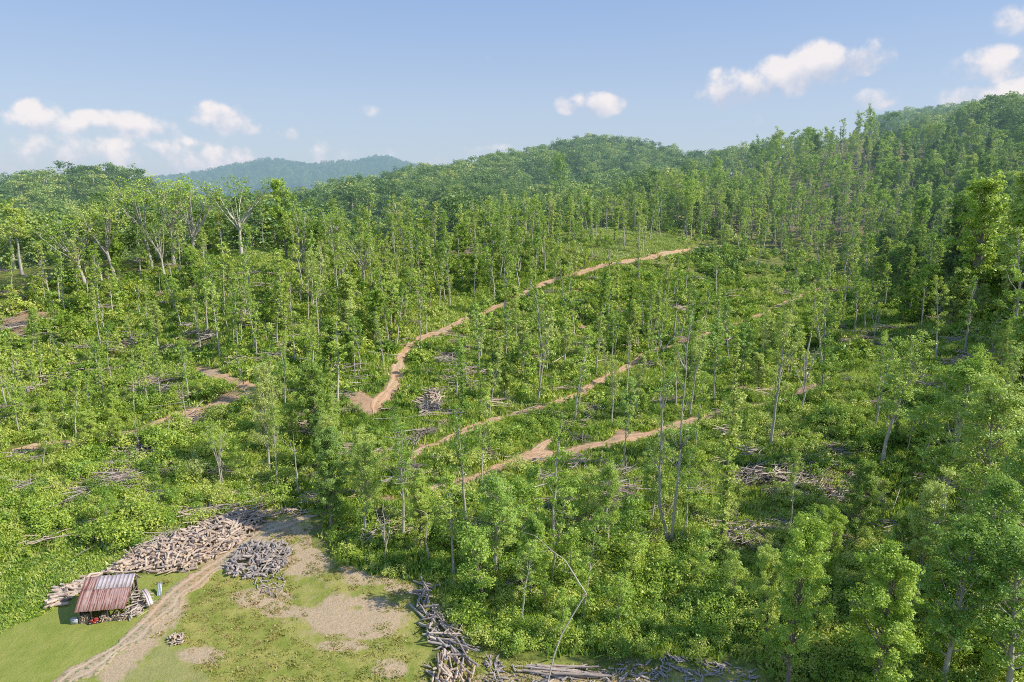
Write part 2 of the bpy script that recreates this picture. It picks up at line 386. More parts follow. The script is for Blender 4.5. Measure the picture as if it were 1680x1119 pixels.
class MB:
    """collects geometry pieces into one mesh"""
    def __init__(s): s.v = []; s.f = []; s.fm = []; s.n = 0; s.tone = []
    def add(s, v, f, m=0, tone=0.5):
        v = np.asarray(v, float); s.v.append(v); f = [tuple(i + s.n for i in q) for q in f]
        s.f += f; s.fm += [m] * len(f); s.n += len(v)
        s.tone.append(np.full(len(v), tone) if np.isscalar(tone) else tone)
    def quads(s, v, m=0, tone=None):
        """v: (n,4,3) free quads"""
        n = len(v); s.v.append(v.reshape(-1, 3))
        s.f += (np.arange(n * 4).reshape(n, 4) + s.n).tolist(); s.fm += [m] * n; s.n += n * 4
        s.tone.append(np.repeat(tone, 4) if tone is not None else np.full(n * 4, .5))
    def tube(s, pts, rad, sides=5, m=0, cap=True, capm=None):
        pts = np.asarray(pts, float); rad = np.broadcast_to(rad, (len(pts),))
        T = np.gradient(pts, axis=0); T /= np.linalg.norm(T, axis=1)[:, None] + 1e-9
        up = np.array([0, 0, 1.0]) if abs(T[0][2]) < 0.9 else np.array([1.0, 0, 0])
        A = np.cross(T, up); A /= np.linalg.norm(A, axis=1)[:, None] + 1e-9; B = np.cross(A, T)
        an = np.arange(sides) * 2 * PI / sides
        V = pts[:, None] + rad[:, None, None] * (np.cos(an)[None, :, None] * A[:, None] + np.sin(an)[None, :, None] * B[:, None])
        n = len(pts); F = []
        for i in range(n - 1):
            for j in range(sides):
                k = (j + 1) % sides
                F.append((i * sides + j, i * sides + k, (i + 1) * sides + k, (i + 1) * sides + j))
        s.add(V.reshape(-1, 3), F, m)
        if cap:
            s.add(V[0], [tuple(range(sides))[::-1]], m if capm is None else capm); s.add(V[-1], [tuple(range(sides))], m if capm is None else capm)
    def box(s, c, d, m=0, rot=None, bev=0):
        x, y, z = [q / 2 for q in d]
        V = np.array([(-x,-y,-z),(x,-y,-z),(x,y,-z),(-x,y,-z),(-x,-y,z),(x,-y,z),(x,y,z),(-x,y,z)], float)
        if rot is not None: V = V @ np.array(rot.to_3x3()).T
        s.add(V + np.array(c), [(0,3,2,1),(4,5,6,7),(0,1,5,4),(1,2,6,5),(2,3,7,6),(3,0,4,7)], m)
    def mesh(s, name, mats, smooth=False):
        fn = [len(q) for q in s.f]; fi = [i for q in s.f for i in q]
        return npmesh(name, np.concatenate(s.v), fi, fn, mats, s.fm, smooth, {'tone': np.concatenate(s.tone)})
    def obj(s, name, mats, parent=None, smooth=False):
        o = bpy.data.objects.new(name, s.mesh(name, mats, smooth)); col.objects.link(o)
        if parent: o.parent = parent
        return o
def tag(o, label=None, cat=None, group=None, kind=None):
    if label: o['label'] = label
    if cat: o['category'] = cat
    if group: o['group'] = group
    if kind: o['kind'] = kind
    return o
def empty(name, loc=(0, 0, 0), rz=0):
    o = bpy.data.objects.new(name, None); col.objects.link(o); o.location = loc; o.rotation_euler = (0, 0, rz)
    o.empty_display_size = 0.5; return o

# ------------------------------------------------------------------ ground sheet
def build_ground():
    ph = np.concatenate([np.arange(-PI, -0.8, 0.06), np.arange(-0.8, 0.8, 0.003), np.arange(0.8, PI, 0.06)])
    rr = np.concatenate([[0.5, 12, 24, 34, 42, 48], np.arange(52, 118, 0.4), np.arange(118, 340, 1.0), np.arange(340, 900, 3.5), np.geomspace(900, 7000, 170)])
    A, R = np.meshgrid(ph, rr); X = R * np.sin(A); Y = R * np.cos(A); Z = H(X, Y)
    nr, na = X.shape
    px, py = project(X, Y, Z)
    # keep the masks independent of hidden hills: only the near valley carries them
    near = (R < 125) & (Y > 5)
    wx = px + 14 * fbm(X / 3, Y / 3, 41, 3); wy = py + 9 * fbm(X / 3, Y / 3, 42, 3)
    lawn = (inpoly(wx, wy, YARD) | inpoly(wx, wy, MEADOW) | inpoly(wx, wy, CUTVERGE)) & near
    lawn = lawn.astype(float); lawn[(R < 52)] = 1
    def blob(cx, cy, a, b): return np.clip(1.25 - ((px - cx) / a) ** 2 - ((py - cy) / b) ** 2, 0, 1)
    tan = 0 * X
    for q in [(560,1010,90,48),(610,940,70,28),(500,925,60,30),(560,1060,60,12),(430,985,60,20),(640,1098,40,20),(520,880,40,30),(380,905,120,34),(440,870,80,24),
              (330,1075,50,20),(560,1010,110,44)]: tan = np.maximum(tan, blob(*q) * 0.72)
    for q in [(600,1030,60,22),(565,1010,55,18),(655,965,30,10)]: tan = np.maximum(tan, blob(*q) * 1.0)
    for q in [(585,1010,105,40),(430,980,60,20),(520,900,50,22),(470,1005,50,14)]: tan = np.maximum(tan, blob(*q) * .86)
    for q in [(510,985,26,16),(470,1030,40,24),(580,1000,20,10)]: tan = tan - blob(*q) * 0.3
    tan = np.maximum(tan, 0.34 * lawn * np.clip(1.5 - ((px - 590) / 190) ** 2 - ((py - 990) / 120) ** 2, .3, 1) * (px > 300)) * (near & (lawn > 0))
    verge = blob(900, 1125, 260, 30); tan = np.maximum(tan, verge * 0.8 * near)
    mown = ((px < 300) & (py > 930) & (lawn > 0) & near).astype(float)
    gx = px + 20 * fbm(X / 1.6, Y / 1.6, 51, 3); gy = py + 20 * fbm(X / 1.6, Y / 1.6, 52, 3)
    gravel = (inpoly(gx, gy, [(60,1180),(150,1100),(235,1078),(262,1040),(290,1065),(330,1100),(370,1140),(420,1300),(60,1300)]) & near & (fbm(X / 1.2, Y / 1.2, 55, 3) > -0.16)).astype(float) * 0.25
    tan = np.maximum(tan, 0.9 * np.clip(1 - segdist(px, py, [(180,1110),(260,1030),(290,990)]) / 40, 0, 1) * near)
    clay = patch_mask(X, Y) * (R < 300)
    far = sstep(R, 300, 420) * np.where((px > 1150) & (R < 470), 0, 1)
    idx = (np.arange(nr - 1)[:, None] * na + np.arange(na - 1)[None]).ravel()
    F = np.stack([idx, idx + 1, idx + na + 1, idx + na], 1)[:, ::-1]
    wrap = np.arange(nr - 1) * na
    F2 = np.stack([wrap + na - 1, wrap, wrap + na, wrap + 2 * na - 1], 1)[:, ::-1]
    F = np.concatenate([F, F2])
    V = np.stack([X, Y, Z], -1).reshape(-1, 3)
    fi = F.ravel().tolist() + list(range(na)); fn = [4] * len(F) + [na]
    at = {'lawn': lawn, 'tan': tan, 'mown': mown, 'gravel': gravel, 'clay': clay, 'far': far, 'litter': slash_mask(X, Y) * (R < 300) * .6 + .6 * sstep(R, 280, 320) * (px > 1150) * (R < 470)}
    me = npmesh('ground', V, fi, fn, [M['ground']], None, True, {k: v.ravel() for k, v in at.items()})
    o = bpy.data.objects.new('ground', me); col.objects.link(o); tag(o, kind='structure', label='hilly ground under the whole valley, with mown grass, clearing and logged slopes')
build_ground()

def build_road(name, r):
    xy, s, w = r['xy'], r['s'], r['w']
    T = np.gradient(xy, axis=0); T /= np.linalg.norm(T, axis=1)[:, None]; Nn = np.stack([T[:, 1], -T[:, 0]], 1)
    K = 13; q = np.linspace(-1, 1, K)
    wl = w / 2 * (1 + 0.9 * fbm(s / 2.6, s * 0 + 3, 61, 3) + .25 * fbm(s / .7, s * 0 + 3, 66, 2)); wr = w / 2 * (1 + 0.9 * fbm(s / 2.6, s * 0 + 9, 62, 3) + .25 * fbm(s / .7, s * 0 + 3, 67, 2))
    taper = np.clip(np.minimum(s, s[-1] - s) / 4, 0.15, 1)
    off = np.where(q[None] < 0, q[None] * wl[:, None], q[None] * wr[:, None]) * taper[:, None]
    X = xy[:, 0, None] + Nn[:, 0, None] * off; Y = xy[:, 1, None] + Nn[:, 1, None] * off
    Z = H(X, Y) + np.where(np.abs(q) > 0.95, -0.10, 0.10 - 0.05 * np.exp(-((np.abs(q) - .42) / .12) ** 2))[None]
    n = len(s); idx = (np.arange(n - 1)[:, None] * K + np.arange(K - 1)[None]).ravel()
    F = np.stack([idx, idx + 1, idx + K + 1, idx + K], 1)
    me = npmesh(name, np.stack([X, Y, Z], -1).reshape(-1, 3), F.ravel(), [4] * len(F), [M[{'clay': 'clay', 'drive': 'drive', 'grass': 'grassroad'}[r['kind']]]], None, True,
                {'across': np.broadcast_to(q, X.shape).ravel()})
    me.flip_normals()
    o = bpy.data.objects.new(r.get('name', name), me); col.objects.link(o); tag(o, kind='structure', label=r['label'] or None)
ROADS['clay_road_upper'].update(name='dirt_road', label='orange clay road curving up the middle of the hillside')
ROADS['clay_road_middle'].update(name='dirt_road', label='narrow clay road crossing the slope between the curved road and the lowest one')
ROADS['clay_road_lower'].update(name='dirt_road', label='lowest clay road crossing the bank on the right')
ROADS['skid_track'].update(name='dirt_road', label='short clay spur branching up from the lowest clay road')
ROADS['clay_road_left'].update(name='dirt_road', label='clay road rising to the switchback on the left slope')
ROADS['clay_road_left_upper'].update(name='dirt_road', label='short upper leg of the clay switchback on the left slope')
ROADS['clay_road_far'].update(name='grass_track', label='grassed track on the far right slope')
for k, r in ROADS.items(): build_road(k, r)

# ------------------------------------------------------------------ plants
def leaf_quads(rng, C, per, rad, size, axis_out=None, flat=0.6, up=0.9):
    """C clump centres (n,3); leaves scattered round them"""
    n = len(C) * per
    c = np.repeat(C, per, 0); rr = np.repeat(np.broadcast_to(rad, (len(C),)), per)
    d = rng.normal(size=(n, 3)); d /= np.linalg.norm(d, axis=1)[:, None]
    pos = c + d * (rr * rng.random(n) ** 0.45)[:, None] * np.array([1, 1, flat])
    out = c.copy(); out[:, 2] = 0; out /= np.linalg.norm(out, axis=1)[:, None] + 0.6
    nm = rng.normal(size=(n, 3)) * 0.62 + out * 0.35 + d * 0.35; nm[:, 2] += up; nm[:, 0] += .25; nm /= np.linalg.norm(nm, axis=1)[:, None]
    t = np.cross(nm, rng.normal(size=(n, 3))); t /= np.linalg.norm(t, axis=1)[:, None] + 1e-9
    b = np.cross(nm, t)
    s = size * (0.65 + 0.7 * rng.random(n))[:, None]
    q = np.stack([pos - t * s * .5, pos + b * s * .34 - nm * s * .08, pos + t * s * .5, pos - b * s * .34 - nm * s * .08], 1)
    tone = np.clip(np.repeat(rng.random(len(C)), per) * 0.6 + rng.random(n) * 0.55 - .1, 0, 1)
    return q, tone
def limb_path(rng, p, az, el, ln, n=5, rise=0.5, wig=0.12):
    pts = [np.array(p, float)]; e = el; a = az
    for i in range(n):
        a += rng.normal() * wig * 1.5; e += rise / n + rng.normal() * wig
        e = min(e, 1.45)
        pts.append(pts[-1] + ln / n * np.array([math.cos(a) * math.cos(e), math.sin(a) * math.cos(e), math.sin(e)]))
    return np.array(pts)
def make_tree(kind, seed, lod=0):
    """returns (wood MB, leaf MB); lod 0 near, 1 middle, 2 far"""
    rng = np.random.default_rng(seed); W = MB(); F = MB()
    S = dict(slender=dict(h=16, R=2.5, cb=.36, nl=34, r0=.15, el=.5, prof='spindle', cr=.55, lf=39),
             wispy=dict(h=17, R=3.0, cb=.36, nl=28, r0=.16, el=.85, prof='top', cr=.6, lf=34),
             column=dict(h=14, R=1.0, cb=.06, nl=34, r0=.14, el=.3, prof='col', cr=.5, lf=48),
             round=dict(h=15, R=4.1, cb=.14, nl=58, r0=.25, el=.55, prof='round', cr=.74, lf=78),
             fine=dict(h=15, R=4.1, cb=.22, nl=50, r0=.22, el=.62, prof='round', cr=.72, lf=62),
             broad=dict(h=18, R=4.6, cb=.40, nl=10, r0=.30, el=.95, prof='fork', cr=.9, lf=32),
             sapling=dict(h=7, R=2.0, cb=.12, nl=26, r0=.07, el=.6, prof='round', cr=.55, lf=44),
             pine=dict(h=16, R=3.6, cb=.5, nl=26, r0=.22, el=.25, prof='top', cr=.8, lf=60))[kind]
    h, R = S['h'], S['R']
    ls = {0: 0.20, 1: 0.31, 2: 0.85}[lod]; lfn = {0: 1.4, 1: 0.66, 2: 0.16}[lod]
    if kind in ('fine',): ls *= 0.92; lfn *= 1.05
    if kind == 'sapling': ls *= .8
    n = 9; lean = rng.normal(size=2) * 0.06
    cen = np.array([[lean[0] * h * (i / n) ** 1.5 + rng.normal() * .05 * (i > 0) * h / 15, lean[1] * h * (i / n) ** 1.5 + rng.normal() * .05 * (i > 0) * h / 15, h * 0.97 * i / n] for i in range(n + 1)])
    if kind == 'broad': cen = cen[:5]
    rad = (1.0, 1.3, 1.3)[lod] * 1.12 * S['r0'] * (1 - 0.86 * np.linspace(0, 1, n + 1)) * (1 + 0.35 * np.exp(-np.linspace(0, 1, n + 1) * 18))
    cen[0, 2] = -0.6
    sd = {0: 7, 1: 5, 2: 4}[lod]
    W.tube(cen, rad[:len(cen)], sd, 0, False)
    at = lambda t: np.array([np.interp(t * h * .97, cen[:, 2], cen[:, k]) for k in range(3)])
    cl = []; cr = []
    if kind == 'broad':
        top = cen[-1]
        for k in range(S['nl']):
            az = k * 2 * PI / S['nl'] + rng.normal() * .3
            st = at(rng.uniform(.26, .46)); ln = rng.uniform(8.5, 11.5)
            pt = limb_path(rng, st, az, rng.uniform(.85, 1.2), ln, 6, 0.15, .09)
            W.tube(pt, np.linspace(.19, .06, len(pt)), 5 if lod == 0 else 4, 0, False)
            for j in range(5):
                b = pt[rng.integers(3, len(pt))]
                sb = limb_path(rng, b, az + rng.normal() * .9, rng.uniform(.2, .9), rng.uniform(1.5, 3.2), 3, .3, .2)
                W.tube(sb, np.linspace(.05, .015, len(sb)), 4 if lod == 0 else 3, 0, False)
                cl += [sb[-1], sb[-2]]; cr += [1.0, .8]
            cl.append(pt[-1]); cr.append(1.1)
        # the crown closes as a dome on top
        for k in range(26):
            a = rng.random() * 2 * PI; q = rng.random() ** .5 * R * .95
            cl.append(np.array([math.cos(a) * q, math.sin(a) * q, h * (.96 - .22 * (q / R) ** 2) + rng.normal() * .4])); cr.append(1.0)
        q, tone = leaf_quads(rng, np.array(cl), int(S['lf'] * lfn * .8), np.array(cr), ls, flat=.5, up=.5)
        F.quads(q, 0, tone); return W, F
    prof = dict(spindle=lambda t: math.sin(PI * min(1, max(0, (t * .92 + .06)))) ** .6 * rng.uniform(.45, 1.15),
                top=lambda t: (0.35 + .8 * math.sin(PI * (0.2 + .75 * t))) * rng.uniform(.5, 1.1),
                col=lambda t: rng.uniform(.4, 1.0), round=lambda t: math.sin(PI * (0.14 + .82 * t)) ** .55 * rng.uniform(.42, 1.16))[S['prof']]
    sides = rng.random() * 2 * PI; skew = 0.25 if kind in ('slender', 'wispy', 'column') else .12
    gap = rng.random(2) * .6 + .3
    for k in range(S['nl']):
        t = (k + rng.random()) / S['nl']
        if kind in ('slender', 'wispy') and abs(t - gap[0]) < .06: continue
        zt = S['cb'] + (1 - S['cb']) * t
        az = k * 2.4 + rng.normal() * .4
        ln = max(.35, R * prof(t) * (1 + skew * math.cos(az - sides)))
        el = S['el'] + .35 * t + rng.normal() * .15
        pt = limb_path(rng, at(zt), az, el, ln, 4, .35, .12)
        W.tube(pt, np.linspace(max(.02, rad[0] * .36 * (1 - .7 * zt)), .012, len(pt)), 4 if lod < 1 else 3, 0, False)
        if kind in ('slender', 'wispy') and rng.random() < .22: continue
        cl.append(pt[-1]); cr.append(S['cr'] * rng.uniform(.7, 1.2))
        if ln > 1.1: cl.append(pt[-2]); cr.append(S['cr'] * rng.uniform(.6, 1.0))
        if ln > 2.0:
            for j in range(2 if ln < 3 else 3):
                b = pt[rng.integers(1, len(pt) - 1)]
                sb = limb_path(rng, b, az + rng.choice([-1, 1]) * rng.uniform(.5, 1.1), el + rng.normal() * .3, ln * .45, 3, .2, .2)
                if lod == 0: W.tube(sb, np.linspace(.025, .01, len(sb)), 3, 0, False)
                cl.append(sb[-1]); cr.append(S['cr'] * rng.uniform(.6, 1.05))
        if kind in ('column', 'slender') and rng.random() < (.95 if kind == 'column' else .22 if zt > .45 else .0):
            cl.append(at(zt * rng.uniform(.85, 1)) + rng.normal(size=3) * .1); cr.append(.38)
    cl.append(at(1.0)); cr.append(S['cr'] * .7)
    q, tone = leaf_quads(rng, np.array(cl), max(6, int(S['lf'] * lfn)), np.array(cr), ls, flat=.62)
    F.quads(q, 0, tone)
    return W, F
def make_snag(seed, h=9, fork=False):
    rng = np.random.default_rng(seed); W = MB(); n = 7
    cen = np.array([[rng.normal() * .07 * i ** .6, rng.normal() * .07 * i ** .6, h * i / n] for i in range(n + 1)]); cen[0, 2] = -.5
    W.tube(cen, np.linspace(.16, .05, n + 1), 6, 0, True)
    for k in range(rng.integers(2, 7)):
        i = rng.integers(2, n + 1)
        pt = limb_path(rng, cen[i], rng.random() * 6.28, rng.uniform(.3, 1.1), rng.uniform(.6, 2.6), 4, .3, .2)
        W.tube(pt, np.linspace(.05, .012, len(pt)), 4, 0, False)
    if fork:
        for k in range(3):
            pt = limb_path(rng, cen[2 + k % 2], k * 2.1 + rng.random(), 1.15, h * .55, 6, .25, .1)
            W.tube(pt, np.linspace(.10, .02, len(pt)), 5, 0, False)
            for j in range(4):
                sb = limb_path(rng, pt[rng.integers(2, 6)], rng.random() * 6.28, .6, 1.6, 3, .3, .2)
                W.tube(sb, np.linspace(.03, .01, len(sb)), 3, 0, False)
    return W
def make_shrub(seed, lod=0, h=1.6, R=1.3):
    rng = np.random.default_rng(seed); F = MB(); n = 12
    C = []
    for k in range(n):
        a = rng.random() * 6.28; q = rng.random() ** .5 * R * .95
        C.append((math.cos(a) * q, math.sin(a) * q, h * rng.uniform(.75, 1.2) * (.25 + .75 * rng.random() * (1 - .45 * (q / R) ** 2))))
    q, tone = leaf_quads(rng, np.array(C), {0: 56, 1: 22}[lod], rng.uniform(.28, .55, n) * R, {0: .165, 1: .32}[lod], flat=.8)
    F.quads(q, 0, tone); return F
def make_weeds(seed, R=1.0, h=.55, n=46):
    """a clump of upright weeds and long grass"""
    rng = np.random.default_rng(seed); F = MB()
    a = rng.random(n) * 6.28; q = rng.random(n) ** .5 * R
    b = np.stack([np.cos(a) * q, np.sin(a) * q, 0 * a - .05], 1)
    d = rng.normal(size=(n, 3)) * .35; d[:, 2] = 1; d *= (h * (.5 + rng.random(n)))[:, None]
    s = np.cross(d, rng.normal(size=(n, 3))); s /= np.linalg.norm(s, axis=1)[:, None]; s *= (.05 + .07 * rng.random(n))[:, None]
    bend = rng.normal(size=(n, 3)) * .1
    F.quads(np.stack([b - s, b + s, b + d * .6 + s * .8 + bend * .4, b + d + bend], 1), 0, rng.random(n)); return F

# ------------------------------------------------------------------ scatter helper (geometry nodes on one point mesh)
def stuff(name, label, pts, yaw, scale, idx, variants, tilt=None):
    vc = bpy.data.collections.new(name + '_kinds')
    for i, me in enumerate(variants):
        o = bpy.data.objects.new('%s_kind_%03d' % (name, i), me); vc.objects.link(o)
    n = len(pts); me = bpy.data.meshes.new(name); me.vertices.add(n); me.vertices.foreach_set('co', np.asarray(pts, np.float32).ravel())
    rot = np.zeros((n, 3), np.float32); rot[:, 2] = yaw
    if tilt is not None: rot[:, :2] = tilt
    a = me.attributes.new('rot', 'FLOAT_VECTOR', 'POINT'); a.data.foreach_set('vector', rot.ravel())
    sc = np.asarray(scale, np.float32); sc = np.repeat(sc[:, None], 3, 1) if sc.ndim == 1 else sc
    a = me.attributes.new('size', 'FLOAT_VECTOR', 'POINT'); a.data.foreach_set('vector', np.ascontiguousarray(sc).ravel())
    a = me.attributes.new('pick', 'INT', 'POINT'); a.data.foreach_set('value', np.asarray(idx, np.int32))
    o = bpy.data.objects.new(name, me); col.objects.link(o); tag(o, label=label, kind='stuff')
    g = bpy.data.node_groups.new(name, 'GeometryNodeTree')
    g.interface.new_socket('Geometry', in_out='INPUT', socket_type='NodeSocketGeometry'); g.interface.new_socket('Geometry', in_out='OUTPUT', socket_type='NodeSocketGeometry')
    gi = g.nodes.new('NodeGroupInput'); go = g.nodes.new('NodeGroupOutput')
    ci = g.nodes.new('GeometryNodeCollectionInfo'); ci.inputs['Collection'].default_value = vc; ci.inputs['Separate Children'].default_value = True; ci.inputs['Reset Children'].default_value = True
    ip = g.nodes.new('GeometryNodeInstanceOnPoints'); ip.inputs['Pick Instance'].default_value = True
    def na(nm, ty):
        q = g.nodes.new('GeometryNodeInputNamedAttribute'); q.data_type = ty; q.inputs['Name'].default_value = nm; return q.outputs['Attribute']
    er = g.nodes.new('FunctionNodeEulerToRotation'); g.links.new(na('rot', 'FLOAT_VECTOR'), er.inputs[0])
    mp = g.nodes.new('GeometryNodeMeshToPoints')
    g.links.new(gi.outputs[0], mp.inputs[0]); g.links.new(mp.outputs[0], ip.inputs['Points']); g.links.new(ci.outputs[0], ip.inputs['Instance'])
    g.links.new(na('pick', 'INT'), ip.inputs['Instance Index']); g.links.new(er.outputs[0], ip.inputs['Rotation']); g.links.new(na('size', 'FLOAT_VECTOR'), ip.inputs['Scale'])
    g.links.new(ip.outputs[0], go.inputs[0])
    mod = o.modifiers.new('scatter', 'NODES'); mod.node_group = g
    return o

# ------------------------------------------------------------------ hidden-from-view test for points behind crests
_AZ = np.arctan(np.linspace(-1.0, 1.1, 260)); _RD = np.concatenate([np.arange(50, 340, 4.0), np.geomspace(340, 3300, 120)])
_hx = np.sin(_AZ)[:, None] * _RD; _hy = np.cos(_AZ)[:, None] * _RD
_EL = (H(_hx, _hy) + np.where(_RD < 300, 2, 9)[None] - CAMZ) / _RD
_EL = np.maximum.accumulate(_EL, axis=1)
def visible(x, y, z, top, back=12):
    az = np.arctan2(x, y); r = np.hypot(x, y)
    i = np.clip(np.searchsorted(_AZ, az), 0, len(_AZ) - 1); j = np.clip(np.searchsorted(_RD, r - back) - 1, 0, len(_RD) - 1)
    return (z + top - CAMZ) / r > _EL[i, j]

def jgrid(x0, x1, y0, y1, sp, seed):
    rng = np.random.default_rng(seed)
    gx, gy = np.meshgrid(np.arange(x0, x1, sp), np.arange(y0, y1, sp))
    return (gx + rng.random(gx.shape) * sp * .98).ravel(), (gy + rng.random(gx.shape) * sp * .98).ravel()
def region(px, py, r):
    return (inpoly(px, py, YARD) | inpoly(px, py, MEADOW)) & (r < 125)
exec_later = []
# ------------------------------------------------------------------ plant prototypes
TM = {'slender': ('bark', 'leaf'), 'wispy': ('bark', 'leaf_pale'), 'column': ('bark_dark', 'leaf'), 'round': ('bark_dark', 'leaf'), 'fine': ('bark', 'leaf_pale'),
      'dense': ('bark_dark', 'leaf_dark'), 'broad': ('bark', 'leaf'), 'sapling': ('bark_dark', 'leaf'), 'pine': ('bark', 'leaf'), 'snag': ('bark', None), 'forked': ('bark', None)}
NVAR = {'slender': 8, 'wispy': 6, 'column': 3, 'round': 4, 'fine': 3, 'dense': 3, 'broad': 5, 'sapling': 5, 'pine': 2, 'snag': 6, 'forked': 2}
PROTO = {}
def proto(kind, v, lod):
    key = (kind, v, lod)
    if key not in PROTO:
        seed = 100 * (list(NVAR).index(kind) + 1) + v
        wm, lm = TM[kind]
        if kind in ('snag', 'forked'):
            W = make_snag(seed, 6.5 if kind == 'snag' else 10, kind == 'forked'); PROTO[key] = (W.mesh('%s_trunk' % kind, [M[wm]], True), None)
        else:
            W, F = make_tree('round' if kind == 'dense' else kind, seed, lod)
            PROTO[key] = (W.mesh('%s_trunk' % kind, [M[wm]], True), F.mesh('%s_crown' % kind, [M[lm]]))
    return PROTO[key]
def joined(kind, v, lod):
    seed = 100 * (list(NVAR).index(kind) + 1) + v; wm, lm = TM[kind]
    if kind in ('snag', 'forked'): return proto(kind, v, lod)[0]
    W, F = make_tree('round' if kind == 'dense' else kind, seed, lod)
    J = MB(); J.v = W.v + F.v; J.f = W.f + [[i + W.n for i in q] for q in F.f]; J.fm = [0] * len(W.f) + [1] * len(F.f); J.tone = W.tone + F.tone
    return J.mesh('%s_tree' % kind, [M[wm], M[lm]])
NAME = {'slender': 'slender_tree', 'wispy': 'sparse_tree', 'column': 'vine_covered_tree', 'round': 'round_crowned_tree', 'fine': 'fine_leaved_tree', 'dense': 'dark_crowned_tree',
        'broad': 'spreading_tree', 'sapling': 'young_tree', 'pine': 'flat_topped_tree', 'snag': 'bare_snag', 'forked': 'dead_forked_tree'}
HGT = {'slender': 16, 'wispy': 17, 'column': 14, 'round': 15, 'fine': 15, 'dense': 15, 'broad': 18, 'sapling': 7, 'pine': 16, 'snag': 6.5, 'forked': 15}
LOOK = {'slender': 'slender leafy pale trunked tree', 'wispy': 'sparse pale leaved tree', 'column': 'vine wrapped narrow tree',
        'round': 'full round crowned leafy tree', 'fine': 'fine leaved pale green tree', 'dense': 'dense dark green leafy tree', 'broad': 'forked spreading tree with domed crown',
        'sapling': 'low bushy young tree', 'pine': 'flat topped bare trunked tree', 'snag': 'leafless pale snag', 'forked': 'dead forked grey tree'}
def make_plant(kind, v, lod, p, s, rz, label, group=None, tilt=(0, 0)):
    tm, cm = proto(kind, v, lod)
    o = empty(NAME[kind]); o.location = p; o.rotation_euler = (tilt[0], tilt[1], rz); o.scale = s if hasattr(s, '__len__') else (s, s, s)
    tag(o, label, 'tree', group)
    t = bpy.data.objects.new('trunk', tm); col.objects.link(t); t.parent = o
    if cm: c = bpy.data.objects.new('crown', cm); col.objects.link(c); c.parent = o
    return o

